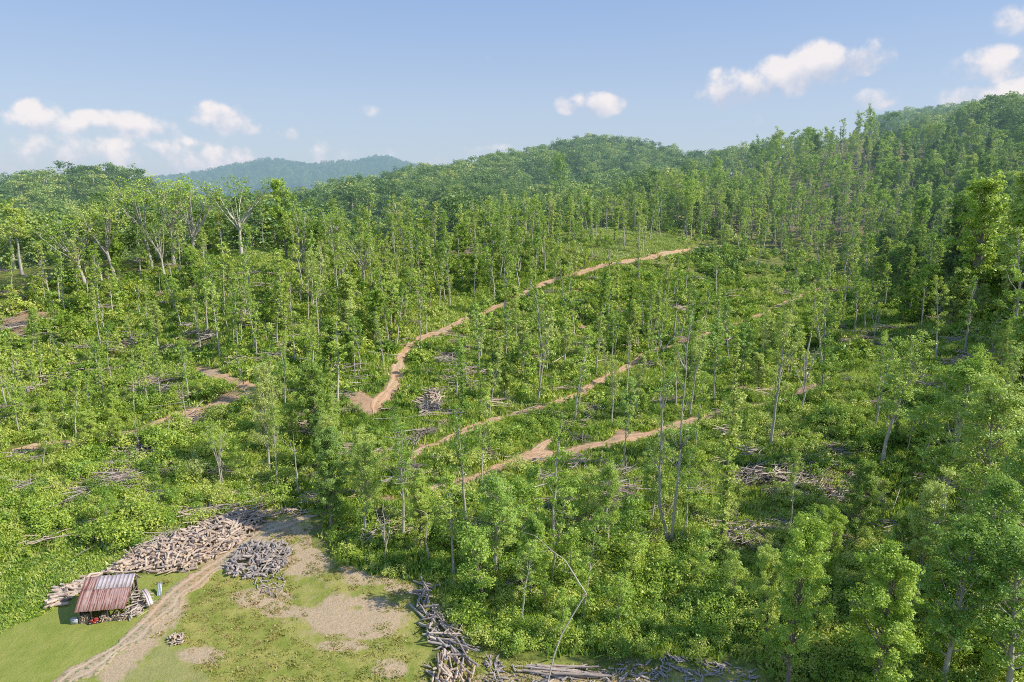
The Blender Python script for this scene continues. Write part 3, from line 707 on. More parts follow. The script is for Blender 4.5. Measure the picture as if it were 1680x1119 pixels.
# ---- hero trees: (kind, base px, base py, top py, variant, width factor, lean, label)
HEROES = [
 ('wispy', 1264, 735, 505, 0, 1.0, 0, 'tall pale tree with a long bare trunk just below the lowest clay road'),
 ('forked', 1315, 683, 485, 0, .8, 0, 'bare three-stemmed tree rising beside the lowest clay road'),
 ('sapling', 1345, 662, 560, 1, 1.0, 0, 'small umbrella shaped tree right of the bare three-stemmed tree'),
 ('wispy', 1444, 768, 560, 1, 1.5, 0, 'wide pale tree with sparse leaves at the right end of the lowest clay road'),
 ('fine', 1540, 862, 610, 0, 1.15, 0, 'large fine leaved tree on a forked pale trunk near the right edge'),
 ('fine', 1610, 905, 640, 1, 1.1, 0, 'large fine leaved tree at the right edge next to the forked one'),
 ('fine', 1668, 960, 720, 2, 1.1, 0, 'fine leaved tree cut off by the right edge of the view'),
 ('slender', 1535, 592, 455, 2, .9, 0, 'upright leafy tree standing alone in front of the dark hollow'),
 ('forked', 1432, 568, 450, 1, .75, 0, 'dead tree with level grey limbs in front of the dark hollow'),
 ('slender', 1660, 620, 370, 3, 1.1, 0, 'tall leafy tree at the right edge above the dark hollow'),
 ('fine', 1640, 610, 530, 2, .8, 0, 'small pale leafy tree beside the hollow at the right edge'),
 ('slender', 700, 548, 455, 4, .8, 0, 'tall tree with straight pale trunk on the bend of the curved clay road'),
 ('fine', 915, 372, 258, 1, .8, 0, 'tall leafy tree rising above the crest in the middle of the hill'),
 ('slender', 690, 560, 470, 1, .7, 0, 'second tall tree on the outer bend of the curved clay road'),
 ('pine', 36, 450, 338, 0, 1.15, 0, 'flat topped tree with bare red-brown trunk at the left edge'),
 ('broad', 190, 462, 325, 0, 1.0, -.16, 'spreading tree with pale limbs leaning left, on the left knoll'),
 ('broad', 140, 468, 345, 1, 1.1, -.2, 'left-leaning forked tree at the outer side of the left knoll'),
 ('broad', 285, 432, 292, 2, 1.0, .05, 'broad forked tree crowning the left knoll'),
 ('broad', 316, 436, 290, 3, 1.1, .1, 'broad forked tree leaning right on top of the left knoll'),
 ('broad', 250, 440, 302, 4, 1.0, -.1, 'broad forked tree left of the two crowning the knoll'),
 ('broad', 396, 420, 288, 1, .95, 0, 'tall domed tree behind the grassy top of the knoll'),
 ('round', 470, 425, 300, 2, .7, 0, 'leafy tree right of the grassy top of the knoll'),
 ('wispy', 433, 412, 318, 3, .8, 0, 'thin tree with bare stem on the grassy top of the knoll'),
 ('wispy', 447, 413, 322, 2, .8, 0, 'second thin tree with bare stem on the grassy top of the knoll'),
 ('dense', 545, 868, 715, 0, .95, 0, 'dark round tree where the gravel drive enters the woods'),
 ('fine', 600, 878, 735, 1, .85, 0, 'fine leaved tree behind the clearing, right of the dark round one'),
 ('forked', 633, 922, 775, 1, .75, 0, 'grey dead tree with crooked side limbs at the edge of the clearing'),
 ('snag', 594, 905, 862, 0, .8, 0, 'short grey stub of a trunk at the edge of the clearing'),
 ('wispy', 662, 885, 690, 4, 1.0, -.05, 'pale trunked tree leaning over the back of the clearing'),
 ('snag', 702, 920, 845, 3, 1.0, 0, 'thin dead sapling right of the clearing'),
 ('slender', 765, 868, 655, 5, 1.1, 0, 'slender tree with a white trunk behind the clearing'),
 ('slender', 790, 800, 640, 0, .95, 0, 'slender tree with a curved white trunk below the clay spur'),
 ('slender', 745, 945, 770, 0, 1.25, 0, 'tall leafy tree standing right of the clearing'),
 ('fine', 815, 945, 790, 2, 1.2, 0, 'large pale leafy tree right of centre beside the broken leaning pole'),
 ('round', 870, 985, 850, 3, .8, 0, 'rounded leafy tree directly left of the broken leaning pole'),
 ('round', 690, 905, 780, 0, .8, 0, 'leafy tree at the back right corner of the clearing'),
 ('column', 1182, 905, 640, 0, 1.0, 0, 'narrow vine-wrapped trunk like a green column right of the tall twin trees'),
 ('column', 1128, 640, 480, 1, .9, 0, 'vine-wrapped tree standing between the middle and lowest clay roads'),
 ('slender', 1138, 765, 600, 1, .8, 0, 'tree with crooked white stem behind the green vine column'),
 ('wispy', 1022, 770, 620, 2, .9, 0, 'thin tree with straight grey stem under the lowest clay road'),
 ('round', 1290, 1130, 872, 0, .72, 0, 'bright leafy tree with two-lobed crown at the bottom right'),
 ('round', 1435, 1160, 915, 1, .95, 0, 'broad bright leafy tree at the bottom, right of the two-lobed one'),
 ('round', 1255, 1065, 905, 2, .75, 0, 'leafy tree directly behind the two-lobed one at the bottom right'),
 ('fine', 1545, 1130, 880, 0, 1.1, 0, 'fine leaved tree filling the bottom right, next to the broad bright one'),
 ('fine', 1650, 1150, 890, 1, 1.2, 0, 'fine leaved tree in the bottom right corner'),
 ('fine', 1600, 1030, 800, 2, 1.2, 0, 'fine leaved tree behind the bottom right corner'),
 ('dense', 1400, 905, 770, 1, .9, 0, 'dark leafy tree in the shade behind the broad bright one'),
 ('fine', 1500, 1000, 800, 1, .9, 0, 'pale leafy tree between the shaded tree and the right edge'),
 ('round', 1350, 985, 845, 2, .8, 0, 'leafy tree behind the gap between the bottom right trees'),
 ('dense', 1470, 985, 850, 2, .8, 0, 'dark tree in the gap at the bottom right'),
 ('round', 1600, 500, 300, 0, .95, 0, 'large bright leafy tree high at the right edge'),
 ('round', 1668, 520, 285, 1, .95, 0, 'large leafy tree touching the right edge above the hollow'),
 ('dense', 1560, 470, 330, 0, .9, 0, 'dark leafy tree left of the large bright ones at the right edge'),
 ('round', 1500, 440, 330, 3, .75, 0, 'leafy tree on the near side of the far right ridge'),
 ('snag', 280, 727, 690, 1, .8, 0, 'short straight pale stub standing above the left clay road'),
 ('snag', 84, 738, 702, 2, .8, 0, 'short pale stub at the left end of the left clay road'),
 ('snag', 70, 772, 722, 3, .8, -.3, 'leaning pale stub below the left end of the clay road'),
 ('snag', 306, 692, 640, 4, .9, 0, 'forked pale stub on the left clay road'),
 ('snag', 228, 736, 690, 5, .8, 0, 'pale stub with leafy top on the left clay road'),
 ('snag', 160, 638, 600, 0, .8, 0, 'short pale stub on the open slope above the left clay road'),
 ('snag', 366, 798, 745, 1, 1.2, 0, 'thin pale trunk in the thicket above the main log pile'),
 ('snag', 490, 812, 730, 4, .8, 0, 'straight white pole above the end of the gravel drive'),
 ('broad', 363, 800, 695, 2, .55, 0, 'small domed tree on a bare stem above the main log pile'),
 ('fine', 443, 775, 605, 1, .75, 0, 'tall pale tree with a crooked stem above the end of the drive'),
 ('wispy', 455, 800, 660, 0, .9, 0, 'thin sparse tree above the end of the gravel drive'),
]
trees = []        # (kind, x, y, z, scale, label)
hx = []
rng = np.random.default_rng(11)
for (k, bx, by, ty, v, wf, lean, lab) in HEROES:
    p = P1(bx, by) if by < 1119 else P1(bx, by)
    vt = (559.5 - ty) / FPX
    zr = p[1] * (ST - vt * CT) / (CT + vt * ST); hgt = CAMZ - zr - p[2]
    s = hgt / HGT[k]
    lod = 0 if p[1] < 150 else 1
    make_plant(k, v % NVAR[k], lod, (p[0], p[1], p[2] - .1), (s * wf, s * wf, s), rng.random() * 6.28 if k != 'broad' else 0, lab, None, (0, lean))
    hx.append((p[0], p[1]))
hx = np.array(hx)
# the tall two-stemmed tree in front of the slope
def bark_tubes(W, base, paths, r0, sides=7):
    for pts, ra in paths: W.tube(np.array(pts), ra, sides, 0, True)
def twin_tree():
    p = P1(1098, 893); rng = np.random.default_rng(77)
    vt = (559.5 - 560) / FPX; Ht = CAMZ - p[1] * (ST - vt * CT) / (CT + vt * ST) - p[2]
    root = empty('two_stemmed_tree', tuple(p)); tag(root, 'tall tree with two long bare pale stems and thin spreading limbs on top', 'tree')
    F = MB(); cl = []
    for side, bow in ((-1, 1.3), (1, 0.35)):
        W = MB(); n = 10; pts = []
        for i in range(n + 1):
            t = i / n; pts.append((side * (.25 + bow * min(1, t * 5) * (1 if side < 0 else .5)) + rng.normal() * .07 + (-.5 * t if side < 0 else .45 * t), rng.normal() * .05, Ht * t * .96 - (.4 if i == 0 else 0)))
        W.tube(pts, np.linspace(.24, .05, n + 1), 8, 0)
        for k in range(15):
            i = rng.integers(5, n + 1); az = rng.random() * 6.28
            if k < 3: i = 4; az = [3.3, 2.8, .1][k]
            pt = limb_path(rng, pts[i], az, rng.uniform(.7, 1.2), rng.uniform(2.0, 4.6), 6, .3, .1)
            W.tube(pt, np.linspace(.085, .015, len(pt)), 5, 0)
            for j in range(3):
                sb = limb_path(rng, pt[rng.integers(2, 6)], az + rng.normal() * .8, .8, rng.uniform(.8, 1.8), 3, .3, .15)
                W.tube(sb, np.linspace(.03, .01, len(sb)), 4, 0); 
                if rng.random() < .5: cl.append(sb[-1])
            if k % 2: cl.append(pt[-1])
        W.obj('stem', [M['bark']], root, True)
    W = MB(); W.tube([(.6, 0, -.3), (1.6, .1, 1.2), (2.2, .2, 3.2), (2.3, .1, 4.6)], [.13, .1, .07, .05], 6); W.obj('side_shoot', [M['bark']], root, True)
    q, tone = leaf_quads(rng, np.array(cl), 22, .55, .26); F.quads(q, 0, tone); F.obj('crown', [M['leaf_pale']], root)
    hxx.append((p[0], p[1]))
hxx = []
twin_tree()
# the snapped pole leaning through the foreground brush
M['white_bark'] = wood_mat('white_bark', (.38, .32, .24), (.70, .62, .48))
def broken_pole():
    a = P1(898, 1122); k0 = P1(958, 985); c = P1(880, 885)
    root = empty('broken_leaning_tree', tuple(a)); tag(root, 'thin pale trunk snapped halfway and bent over above the foreground brush', 'fallen tree')
    a = np.array(a)
    def at(px, py, Y, ):
        dx, dy, dz = ray(px, py); t = Y / dy; return np.array([dx * t, Y, CAMZ + dz * t])
    Ya = a[1]; lo = [a, at(909, 1075, Ya + .5), at(921, 1042, Ya + .9), at(938, 1012, Ya + 1.3), at(960, 976, Ya + 1.6)]
    hi = [at(962, 974, Ya + 1.7), at(950, 956, Ya + 2.3), at(941, 941, Ya + 3), at(927, 919, Ya + 4.5), at(905, 903, Ya + 6), at(878, 879, Ya + 8), at(855, 872, Ya + 9.5)]
    W = MB(); W.tube(np.array(lo) - a, [.085, .08, .075, .07, .07], 7); W.obj('lower_trunk', [M['white_bark']], root, True)
    W = MB(); W.tube(np.array(hi) - a, [.07, .07, .065, .055, .045, .03, .015], 7)
    rr = np.random.default_rng(5)
    for i in (2, 3, 4):
        pt = limb_path(rr, hi[i] - a, 3.4 + rr.normal() * .4, -.1, 1.6, 4, .2, .2); W.tube(pt, np.linspace(.035, .01, len(pt)), 4)
    W.obj('upper_trunk', [M['white_bark']], root, True)
    W = MB()
    for k in range(9):
        d = rr.normal(size=3) * .22; W.tube([hi[0] - a, hi[0] - a + d * .5, hi[0] - a + d], [.04, .03, .008], 4)
    W.obj('splintered_break', [M['cut']], root)
broken_pole()
hx = np.concatenate([hx, np.array(hxx)])

# ---- where a tree stands, in words
def place_of(px, py):
    if py < 330 and px > 1150: return 'on the high ridge at the right'
    if px > 1450 and py < 620: return 'round the dark hollow at the right'
    if px > 1400: return 'on the right bank near the edge of the view'
    if py < 470 and px < 400: return 'on the left knoll, left of its grassy top'
    if py < 470 and px < 600: return 'on the left knoll, right of its grassy top'
    if py < 440 and px < 820: return 'in the saddle between the knoll and the middle crest'
    if py < 400 and px < 1010: return 'on the crest in the middle of the hill'
    if py < 430: return 'on the slope under the high right ridge'
    if px < 430 and py < 600: return 'on the steep left slope under the knoll'
    if px < 430 and py < 740: return 'around the left clay switchback'
    if px < 500: return 'in the thicket behind the log piles'
    if px < 640 and py < 660: return 'on the slope left of the curved clay road'
    if px < 700: return 'in the hollow between the log piles and the curved road'
    lo = np.interp(px, [680, 760, 870, 985, 1120, 1250, 1395], [815, 790, 748, 728, 695, 665, 612])
    mi = np.interp(px, [660, 760, 905, 1025, 1115, 1250, 1360], [760, 708, 662, 604, 562, 515, 470])
    up = np.interp(px, [652, 690, 765, 840, 925, 1040, 1190], [605, 556, 524, 492, 455, 427, 402])
    if py > 900: return 'in the foreground brush right of the clearing'
    if py > lo: return 'on the bank below the lowest clay road'
    if py > mi: return 'between the middle and lowest clay roads'
    if py > up: return 'between the curved and middle clay roads'
    return 'above the curved clay road'

def crest(px): return np.interp(px, [-200, 280, 540, 770, 900, 1000, 1100, 1250, 1400, 1600, 1900], [205, 211, 226, 266, 276, 290, 340, 416, 432, 418, 400])
X, Y = jgrid(-330, 460, 62, 470, 4.05, 21)
R_ = np.hypot(X, Y); ok = (np.abs(X) < .92 * Y + 18) | ((X > 0) & (X < 1.25 * Y + 10)); X, Y = X[ok], Y[ok]; Z = H(X, Y)
PX, PY = project(X, Y, Z)
r0_ = np.hypot(X, Y); rnd = rng.random(len(X)); cl = fbm(X / 17, Y / 17, 71, 3)
p = np.full(len(X), .66) + cl * .8
def setp(poly, v):
    m = inpoly(PX, PY, poly); p[m] = v + cl[m] * .35
setp([(700,530),(830,485),(1000,430),(1180,400),(1330,420),(1420,440),(1300,500),(1100,560),(900,620),(760,690),(690,640)], .5)
setp([(960,370),(1100,385),(1130,420),(1000,430),(900,440),(860,400)], .32)
setp([(1120,420),(1380,430),(1400,520),(1250,560),(1100,600)], .10)
setp([(-50,600),(300,585),(420,640),(300,740),(-50,770)], .6)
setp([(375,398),(480,398),(500,470),(430,500),(370,460)], .02)
setp([(-100,760),(420,750),(440,850),(250,935),(-100,960)], .34)
setp([(700,880),(1190,840),(1230,1119),(1200,1500),(690,1500)], .16)
setp([(700,880),(1040,850),(1050,985),(1060,1060),(880,1070),(740,1020)], .66)
setp([(1040,760),(1400,680),(1420,860),(1200,900),(1020,900)], .16)
setp([(1190,880),(1800,840),(1900,1500),(1190,1500)], .0)
setp([(640,620),(760,600),(760,720),(600,760),(560,690)], .3)
setp([(480,690),(700,720),(720,930),(560,920),(505,850)], .5)
setp([(1180,640),(1420,560),(1460,660),(1200,740)], .2)
setp([(1380,480),(1680,440),(1680,640),(1400,700)], .22)
setp([(1440,260),(1900,240),(1900,470),(1560,480)], .85)
p[(PX > 1680)] += .25
p[(PY < 345) & (PX > 1120)] = .40 + cl[(PY < 345) & (PX > 1120)] * .5
p[(r0_ > crest(PX) - 25) & (PX > 1120)] = .5
ok = (rnd < p) & (R_[:0].size == 0)
r_ = np.hypot(X, Y)
ok &= ~region(PX, PY, r_) & (r_ < crest(PX) + 14) & road_clear(X, Y, 0.3)
ok &= (patch_mask(X, Y) < .5)
ok &= ~(inpoly(PX, PY, [(300,760),(420,820),(520,836),(530,890),(640,950),(600,960),(200,950),(90,1000)]) )
ok &= ~(inpoly(PX, PY, CUTVERGE)) & ~inpoly(PX, PY, [(655,925),(712,940),(740,1000),(800,1066),(1260,1078),(1260,1500),(680,1500),(670,1010)])
ok &= rng.random(len(X)) > .93 * slash_mask(X, Y)
ok &= (np.min(np.hypot(X[:, None] - hx[None, :, 0], Y[:, None] - hx[None, :, 1]), axis=1) > 2.6)
# keep the view over the roads and over the two-stemmed tree open
PXt, PYt = project(X, Y, Z + 13)
for rn, dens in (('clay_road_upper', .2), ('clay_road_middle', .26), ('clay_road_lower', .12), ('clay_road_left', .1), ('clay_road_left_upper', .08)):
    poly = np.array(ROADS[rn]['px'], float)
    ry = np.interp(PX, np.sort(poly[:, 0]), poly[np.argsort(poly[:, 0]), 1], left=-1, right=-1)
    m = (ry > 0) & (PY > ry + 2) & (PYt < ry) & (PX > poly[:, 0].min()) & (PX < poly[:, 0].max()) 
    ok &= ~(m & (rng.random(len(X)) > dens))
m = (PX > 1040) & (PX < 1150) & (PY > 890); ok &= ~m
for (hx_, hy_, hw_) in ((1264,735,30),(1315,683,34),(1345,662,20),(1444,768,45),(1535,592,34),(1432,568,34),(1095,893,34),(700,548,14),(1182,905,20)):
    m = (np.abs(PX - hx_) < hw_) & (PY > hy_ - 4) & (PYt < hy_ + 5); ok &= ~(m & (rng.random(len(X)) > .08))
m = (PX > 650) & (PX < 750) & (PY > 655) & (PY < 860); ok &= ~(m & (PYt < 690) & (rng.random(len(X)) > .05))
m = (PX > 560) & (PX < 660) & (PY > 620) & (PY < 780); ok &= ~(m & (rng.random(len(X)) > .2))
X, Y, Z, PX, PY, r_ = [q[ok] for q in (X, Y, Z, PX, PY, r_)]
kinds = []
for px, py in zip(PX, PY):
    if px < 600 and py < 480: pr = dict(broad=.09, slender=.38, wispy=.32, dense=.04, round=.04, sapling=.12)
    elif px > 1440 and py < 560: pr = dict(round=.35, dense=.25, slender=.2, fine=.1, wispy=.1)
    elif py < 400 and px > 1100: pr = dict(slender=.40, wispy=.30, dense=.08, pine=.12, column=.08)
    elif px < 500 and py > 740: pr = dict(sapling=.75, round=.1, fine=.15)
    elif 690 < px < 1240 and py > 850: pr = dict(sapling=.7, fine=.1, slender=.2)
    elif 470 < px < 720 and py > 690: pr = dict(fine=.4, sapling=.3, slender=.2, dense=.1)
    else: pr = dict(slender=.37, wispy=.25, column=.09, sapling=.24, snag=.07, round=.03, fine=.05)
    kinds.append(rng.choice(list(pr), p=np.array(list(pr.values())) / sum(pr.values())))
kinds = np.array(kinds)
sc = .55 + .70 * rng.beta(1.8, 1.9, len(X)); sc[kinds == 'sapling'] *= 1.15; sc[kinds == 'fine'] *= .72; sc[(PY < 345) & (PX > 1120)] *= 1.2
sc[(kinds == 'round') | (kinds == 'dense')] *= .82
sc[(PX < 430) & (PY > 590) & (PY < 760)] *= .72
vis = visible(X, Y, Z, 15)
X, Y, Z, PX, PY, r_, kinds, sc = [q[vis] for q in (X, Y, Z, PX, PY, r_, kinds, sc)]
sc[(kinds == 'sapling') & (PX > 690) & (PX < 1240) & (PY > 850)] *= 1.25
size = sc * np.array([HGT[k] for k in kinds]) / r_
inframe = (PX > -25) & (PX < 1705) & (PY < 1170)
LIM = dict(slender=300, wispy=240, column=120, sapling=200, snag=110, round=110, dense=90, fine=80, broad=60, pine=50, forked=50)
indiv = np.zeros(len(X), bool)
for k in NVAR:
    m = np.where((kinds == k) & inframe)[0]; m = m[np.argsort(-size[m])][:LIM[k]]; indiv[m] = True
for i in np.where(indiv)[0]:
    k = kinds[i]; lab = LOOK[k] + ' ' + place_of(PX[i], PY[i])
    make_plant(k, int(rng.integers(NVAR[k])), 0 if r_[i] < 135 else 1, (X[i], Y[i], Z[i] - .1), (sc[i] * rng.uniform(.85, 1.15), sc[i] * rng.uniform(.85, 1.15), sc[i]), rng.random() * 6.28,
               lab, '%s %s' % (NAME[k].replace('_', ' ') + 's', place_of(PX[i], PY[i])), (rng.normal() * .055, rng.normal() * .055))
rest = np.where(~indiv)[0]
allv = [(k, v) for k in ('slender', 'wispy', 'column', 'sapling', 'snag', 'round', 'dense', 'fine', 'broad', 'pine') for v in range(min(NVAR[k], 4))]
vid = {kv: i for i, kv in enumerate(allv)}
if len(rest):
    stuff('distant_trees', 'mass of smaller trees farther up the logged slopes', np.stack([X[rest], Y[rest], Z[rest] - .1], 1), rng.random(len(rest)) * 6.28, sc[rest],
          [vid[(kinds[i], int(rng.integers(min(NVAR[kinds[i]], 4))))] for i in rest], [joined(k, v, 1) for k, v in allv])
print('trees', len(X), 'individual', indiv.sum(), 'rest', len(rest), {k: int((kinds == k).sum()) for k in NVAR})

# ---- closed forest on the hills behind
def canopy(seed):
    rg = np.random.default_rng(seed); F = MB(); C = []; n = 30
    for k in range(n):
        u = rg.random(); a = k * 2.4 + rg.normal() * .3; q = math.sin(PI * (.12 + .8 * u)) ** .6
        C.append((math.cos(a) * q * 3.6 * rg.uniform(.7, 1.1), math.sin(a) * q * 3.6 * rg.uniform(.7, 1.1), 4 + 11 * u + rg.normal() * .4))
    C = np.array(C); q, tone = leaf_quads(rg, C, 44, rg.uniform(1.1, 1.9, n), .62, flat=.75, up=.8); F.quads(q, 0, tone)
    W = MB(); W.tube([(0, 0, -1), (.1, 0, 6), (.2, .1, 12)], [.25, .2, .08], 5, 1)
    J = MB(); J.v = F.v + W.v; J.f = F.f + [[i + F.n for i in q] for q in W.f]; J.fm = [0] * len(F.f) + [1] * len(W.f); J.tone = F.tone + W.tone
    return J.mesh('canopy_tree', [M['leaf_forest'], M['bark']])
CAN = [canopy(900 + i) for i in range(8)]
X, Y = jgrid(-760, 1100, 205, 1080, 9.7, 31); r_ = np.hypot(X, Y); ok = (np.abs(X) < .86 * Y + 20)
X, Y, r_ = X[ok], Y[ok], r_[ok]; Z = H(X, Y); PX, PY = project(X, Y, Z)
ok = (r_ > crest(PX) + np.where((PX > 1150) & (PX < 1580), 120, 14)) & visible(X, Y, Z, 17, 16) & (rng.random(len(X)) < .97)
X, Y, Z = X[ok], Y[ok], Z[ok]
s = rng.uniform(.72, 1.4, len(X))
print('forest', len(X))
stuff('far_forest', 'unbroken dark green forest covering the hills behind the logged slope', np.stack([X, Y, Z - 1], 1), rng.random(len(X)) * 6.28, np.stack([s * 1.5, s * 1.5, .32 + s * .85], 1), rng.integers(0, 8, len(X)), CAN)
X, Y = jgrid(-2500, 2500, 1900, 2760, 17, 33); ok = np.abs(X) < .85 * Y; X, Y = X[ok], Y[ok]; Z = H(X, Y)
ok = visible(X, Y, Z, 14, 30); X, Y, Z = X[ok], Y[ok], Z[ok]; print('ridge', len(X))
stuff('blue_ridge_forest', 'hazy blue forest on the farthest ridge', np.stack([X, Y, Z - 4], 1), rng.random(len(X)) * 6.28, rng.uniform(1.6, 2.4, len(X)), rng.integers(0, 8, len(X)), CAN)

# ---- brush that hides the soil of the slopes
SH = [make_shrub(500 + i, 0).mesh('brush', [M['brush']]) for i in range(7)]
SHF = [make_shrub(520 + i, 1).mesh('brush', [M['brush']]) for i in range(6)]
WD = [make_weeds(540 + i, 1.1, .38, 60).mesh('weeds', [M['grass']]) for i in range(4)]
STRIP = [(672,950),(712,948),(732,1000),(795,1066),(1240,1078),(1260,1119),(1260,1500),(690,1500),(676,1010)]
MAINP0 = [(85,990),(100,966),(225,902),(345,852),(400,836),(520,834),(560,930),(300,950)]
UG = [make_weeds(545 + i, 1.0, .5, 60).mesh('weeds', [M['brush' if i else 'grass']]) for i in range(4)]
GR = [make_weeds(550 + i, .6, .16, 50).mesh('grass_tuft', [M['yard']]) for i in range(4)]
def brush(sp, y0, y1, seed, vs, name, label, lo, hi):
    X, Y = jgrid(-.92 * y1 - 20, 1.0 * y1 + 20, y0, y1, sp, seed); ok = (np.abs(X) < .9 * Y + 12); X, Y = X[ok], Y[ok]; Z = H(X, Y)
    PX, PY = project(X, Y, Z); r = np.hypot(X, Y)
    n1 = fbm(X / 9, Y / 9, 81, 3); n2 = fbm(X / 3, Y / 3, 83, 2)
    foot = (PX < 480) & (PY > 700)
    low = inpoly(PX, PY, [(375,398),(480,398),(500,470),(430,500),(370,460)]) | inpoly(PX, PY, [(960,370),(1100,385),(1130,410),(1000,430),(900,400)])
    pr = .72 + n1 * 1.3 + n2 * .5
    pr = np.where(PY > 860, 1.0, pr); pr = np.where(foot, .95, pr); pr = pr * (1 - .6 * slash_mask(X, Y))
    edge = segdist(PX, PY, [tuple(q) for q in YARD[:18]]) 
    ok = (rng.random(len(X)) < pr) & ~region(PX, PY, r) & road_clear(X, Y, lo * .5 + .2 + .6 * rng.random(len(X))) & (patch_mask(X, Y) < .35) & (segdist(X, Y, ROADS['clay_road_lower']['xy'][::6].tolist()) > 2.6) & (r < crest(PX) + 16) & visible(X, Y, Z, 3, 8)
    ok &= ~(inpoly(PX, PY, CUTVERGE) & (rng.random(len(X)) < .85)) & ~low & ~inpoly(PX, PY, STRIP)
    ok &= ~inpoly(PX, PY, [(85,990),(100,966),(225,902),(345,852),(400,836),(520,834),(560,930),(300,950)])
    X, Y, Z, PX, PY, n1 = [q[ok] for q in (X, Y, Z, PX, PY, n1)]
    s = (lo + (hi * 1.25 - lo) * rng.random(len(X)) ** 1.6) * (1 + n1 * 1.0)
    s *= np.where((PX > 700) & (PY > 880), 1.15, 1) * np.where((PX < 480) & (PY > 700) & (PY < 900), 1.35, 1)
    sz = np.stack([s, s, s * rng.uniform(.6, 1.3, len(X))], 1)
    print(name, len(X))
    stuff(name, label, np.stack([X, Y, Z - .1], 1), rng.random(len(X)) * 6.28, sz, rng.integers(0, len(vs), len(X)), vs)
brush(1.4, 58, 135, 41, SH, 'brush_near', 'tangled knee to head high brush covering the lower slopes', .5, 1.05)
X, Y = jgrid(-210, 230, 62, 235, 1.15, 57); ok_ = np.abs(X) < .86 * Y + 6; X, Y = X[ok_], Y[ok_]; Z = H(X, Y); PX, PY = project(X, Y, Z); r = np.hypot(X, Y)
ok_ = ~region(PX, PY, r) & road_clear(X, Y, .3) & (patch_mask(X, Y) < .4) & (fbm(X / 6, Y / 6, 97, 3) > -.42) & (rng.random(len(X)) > .9 * slash_mask(X, Y)) & visible(X, Y, Z, 1, 6) & (r < crest(PX) + 6) & ~inpoly(PX, PY, MAINP0) & ~inpoly(PX, PY, STRIP)
X, Y, Z = X[ok_], Y[ok_], Z[ok_]; print('under', len(X)); sz = rng.uniform(.7, 1.7, len(X))
stuff('undergrowth', 'weeds, ferns and briars growing between the bushes of the slopes', np.stack([X, Y, Z], 1), rng.random(len(X)) * 6.28, sz, rng.integers(0, 4, len(X)), UG)
brush(1.9, 135, 250, 43, SHF, 'brush_upslope', 'bright green regrowth covering the upper logged slopes', .5, 1.15)
brush(3.2, 250, 440, 44, SHF, 'brush_far', 'low green regrowth under the trees of the far slopes', .8, 1.6)

# rough grass in the clearing, meadow and on bare knolls
X, Y = jgrid(-75, 90, 50, 112, .58, 51); Z = H(X, Y); PX, PY = project(X, Y, Z); r = np.hypot(X, Y)
n1 = fbm(X / 3.5, Y / 3.5, 91, 3)
rough = (inpoly(PX, PY, YARD) & (PX > 250) & (n1 > -.25)) ; mea = inpoly(PX, PY, MEADOW); ver = inpoly(PX, PY, CUTVERGE) & (n1 > -.1)
dirt = np.clip(1.2 - ((PX - 560) / 110) ** 2 - ((PY - 1005) / 60) ** 2, 0, 1)
ok = (rough & (rng.random(len(X)) < .55 - dirt * .55)) | mea | ver
ok &= road_clear(X, Y, .3) & ~inpoly(PX, PY, [(60,1180),(150,1100),(235,1078),(262,1040),(290,1065),(330,1100),(370,1140),(420,1300),(60,1300)])
X, Y, Z, mea = X[ok], Y[ok], Z[ok], mea[ok]
print('grass', len(X))
stuff('rough_grass', 'rough grass and weeds round the clearing and the meadow edge', np.stack([X, Y, Z], 1), rng.random(len(X)) * 6.28,
      np.where(mea, .85, .8)[:, None] * rng.uniform(.4, 1.5, len(X))[:, None] * np.stack([np.ones(len(X)), np.ones(len(X)), rng.uniform(.3, .8, len(X))], 1), np.where(mea, rng.integers(4, 8, len(X)), rng.integers(0, 4, len(X))), GR + [WD[0], UG[1], UG[2], WD[2]])
X, Y = jgrid(-120, 90, 150, 290, 1.0, 53); Z = H(X, Y); PX, PY = project(X, Y, Z)
ok = (inpoly(PX, PY, [(375,398),(480,398),(500,470),(430,500),(370,460)]) | inpoly(PX, PY, [(960,370),(1100,385),(1130,410),(1000,430),(900,400)])) & road_clear(X, Y, .3)
X, Y, Z = X[ok], Y[ok], Z[ok]
stuff('hilltop_grass', 'long yellow green grass on the bare tops of the knoll and the crest', np.stack([X, Y, Z], 1), rng.random(len(X)) * 6.28, rng.uniform(.8, 1.5, len(X)), rng.integers(0, 4, len(X)), WD)

# countable bushes of the foreground
rb = np.random.default_rng(61); n = 0
bsh = [make_shrub(570 + i, 0, 2.6, 1.7).mesh('bush', [M['leaf'] if i % 2 else M['brush']]) for i in range(6)]
cand = np.stack([rb.uniform(700, 1560, 900), rb.uniform(890, 1140, 900)], 1)
cand = cand[~inpoly(cand[:, 0], cand[:, 1] - 12, STRIP) & ~inpoly(cand[:, 0], cand[:, 1], CUTVERGE) & ~inpoly(cand[:, 0], cand[:, 1], YARD)]
W = P(cand[:, 0], cand[:, 1]); kept = []
for (px, py), w in zip(cand, W):
    if all(math.hypot(w[0] - q[0], w[1] - q[1]) > 3.0 for q in kept) and len(kept) < 110 and not (880 < px < 980 and 960 < py):
        kept.append(w); i = len(kept); s = rb.uniform(.55, 1.05)
        o = bpy.data.objects.new('bush', bsh[i % 6]); col.objects.link(o); o.location = w; o.scale = (s, s, s * rb.uniform(.8, 1.1)); o.rotation_euler[2] = rb.random() * 6.28
        zone = 'beside the broken leaning pole' if px < 1000 and py > 950 else 'right of the clearing under the leafy trees' if px < 900 else 'below the two-stemmed tree' if px < 1200 else 'among the bright trees at the bottom right'
        tag(o, 'leafy green bush standing out of the brush ' + zone, 'bush', 'foreground bushes ' + zone)

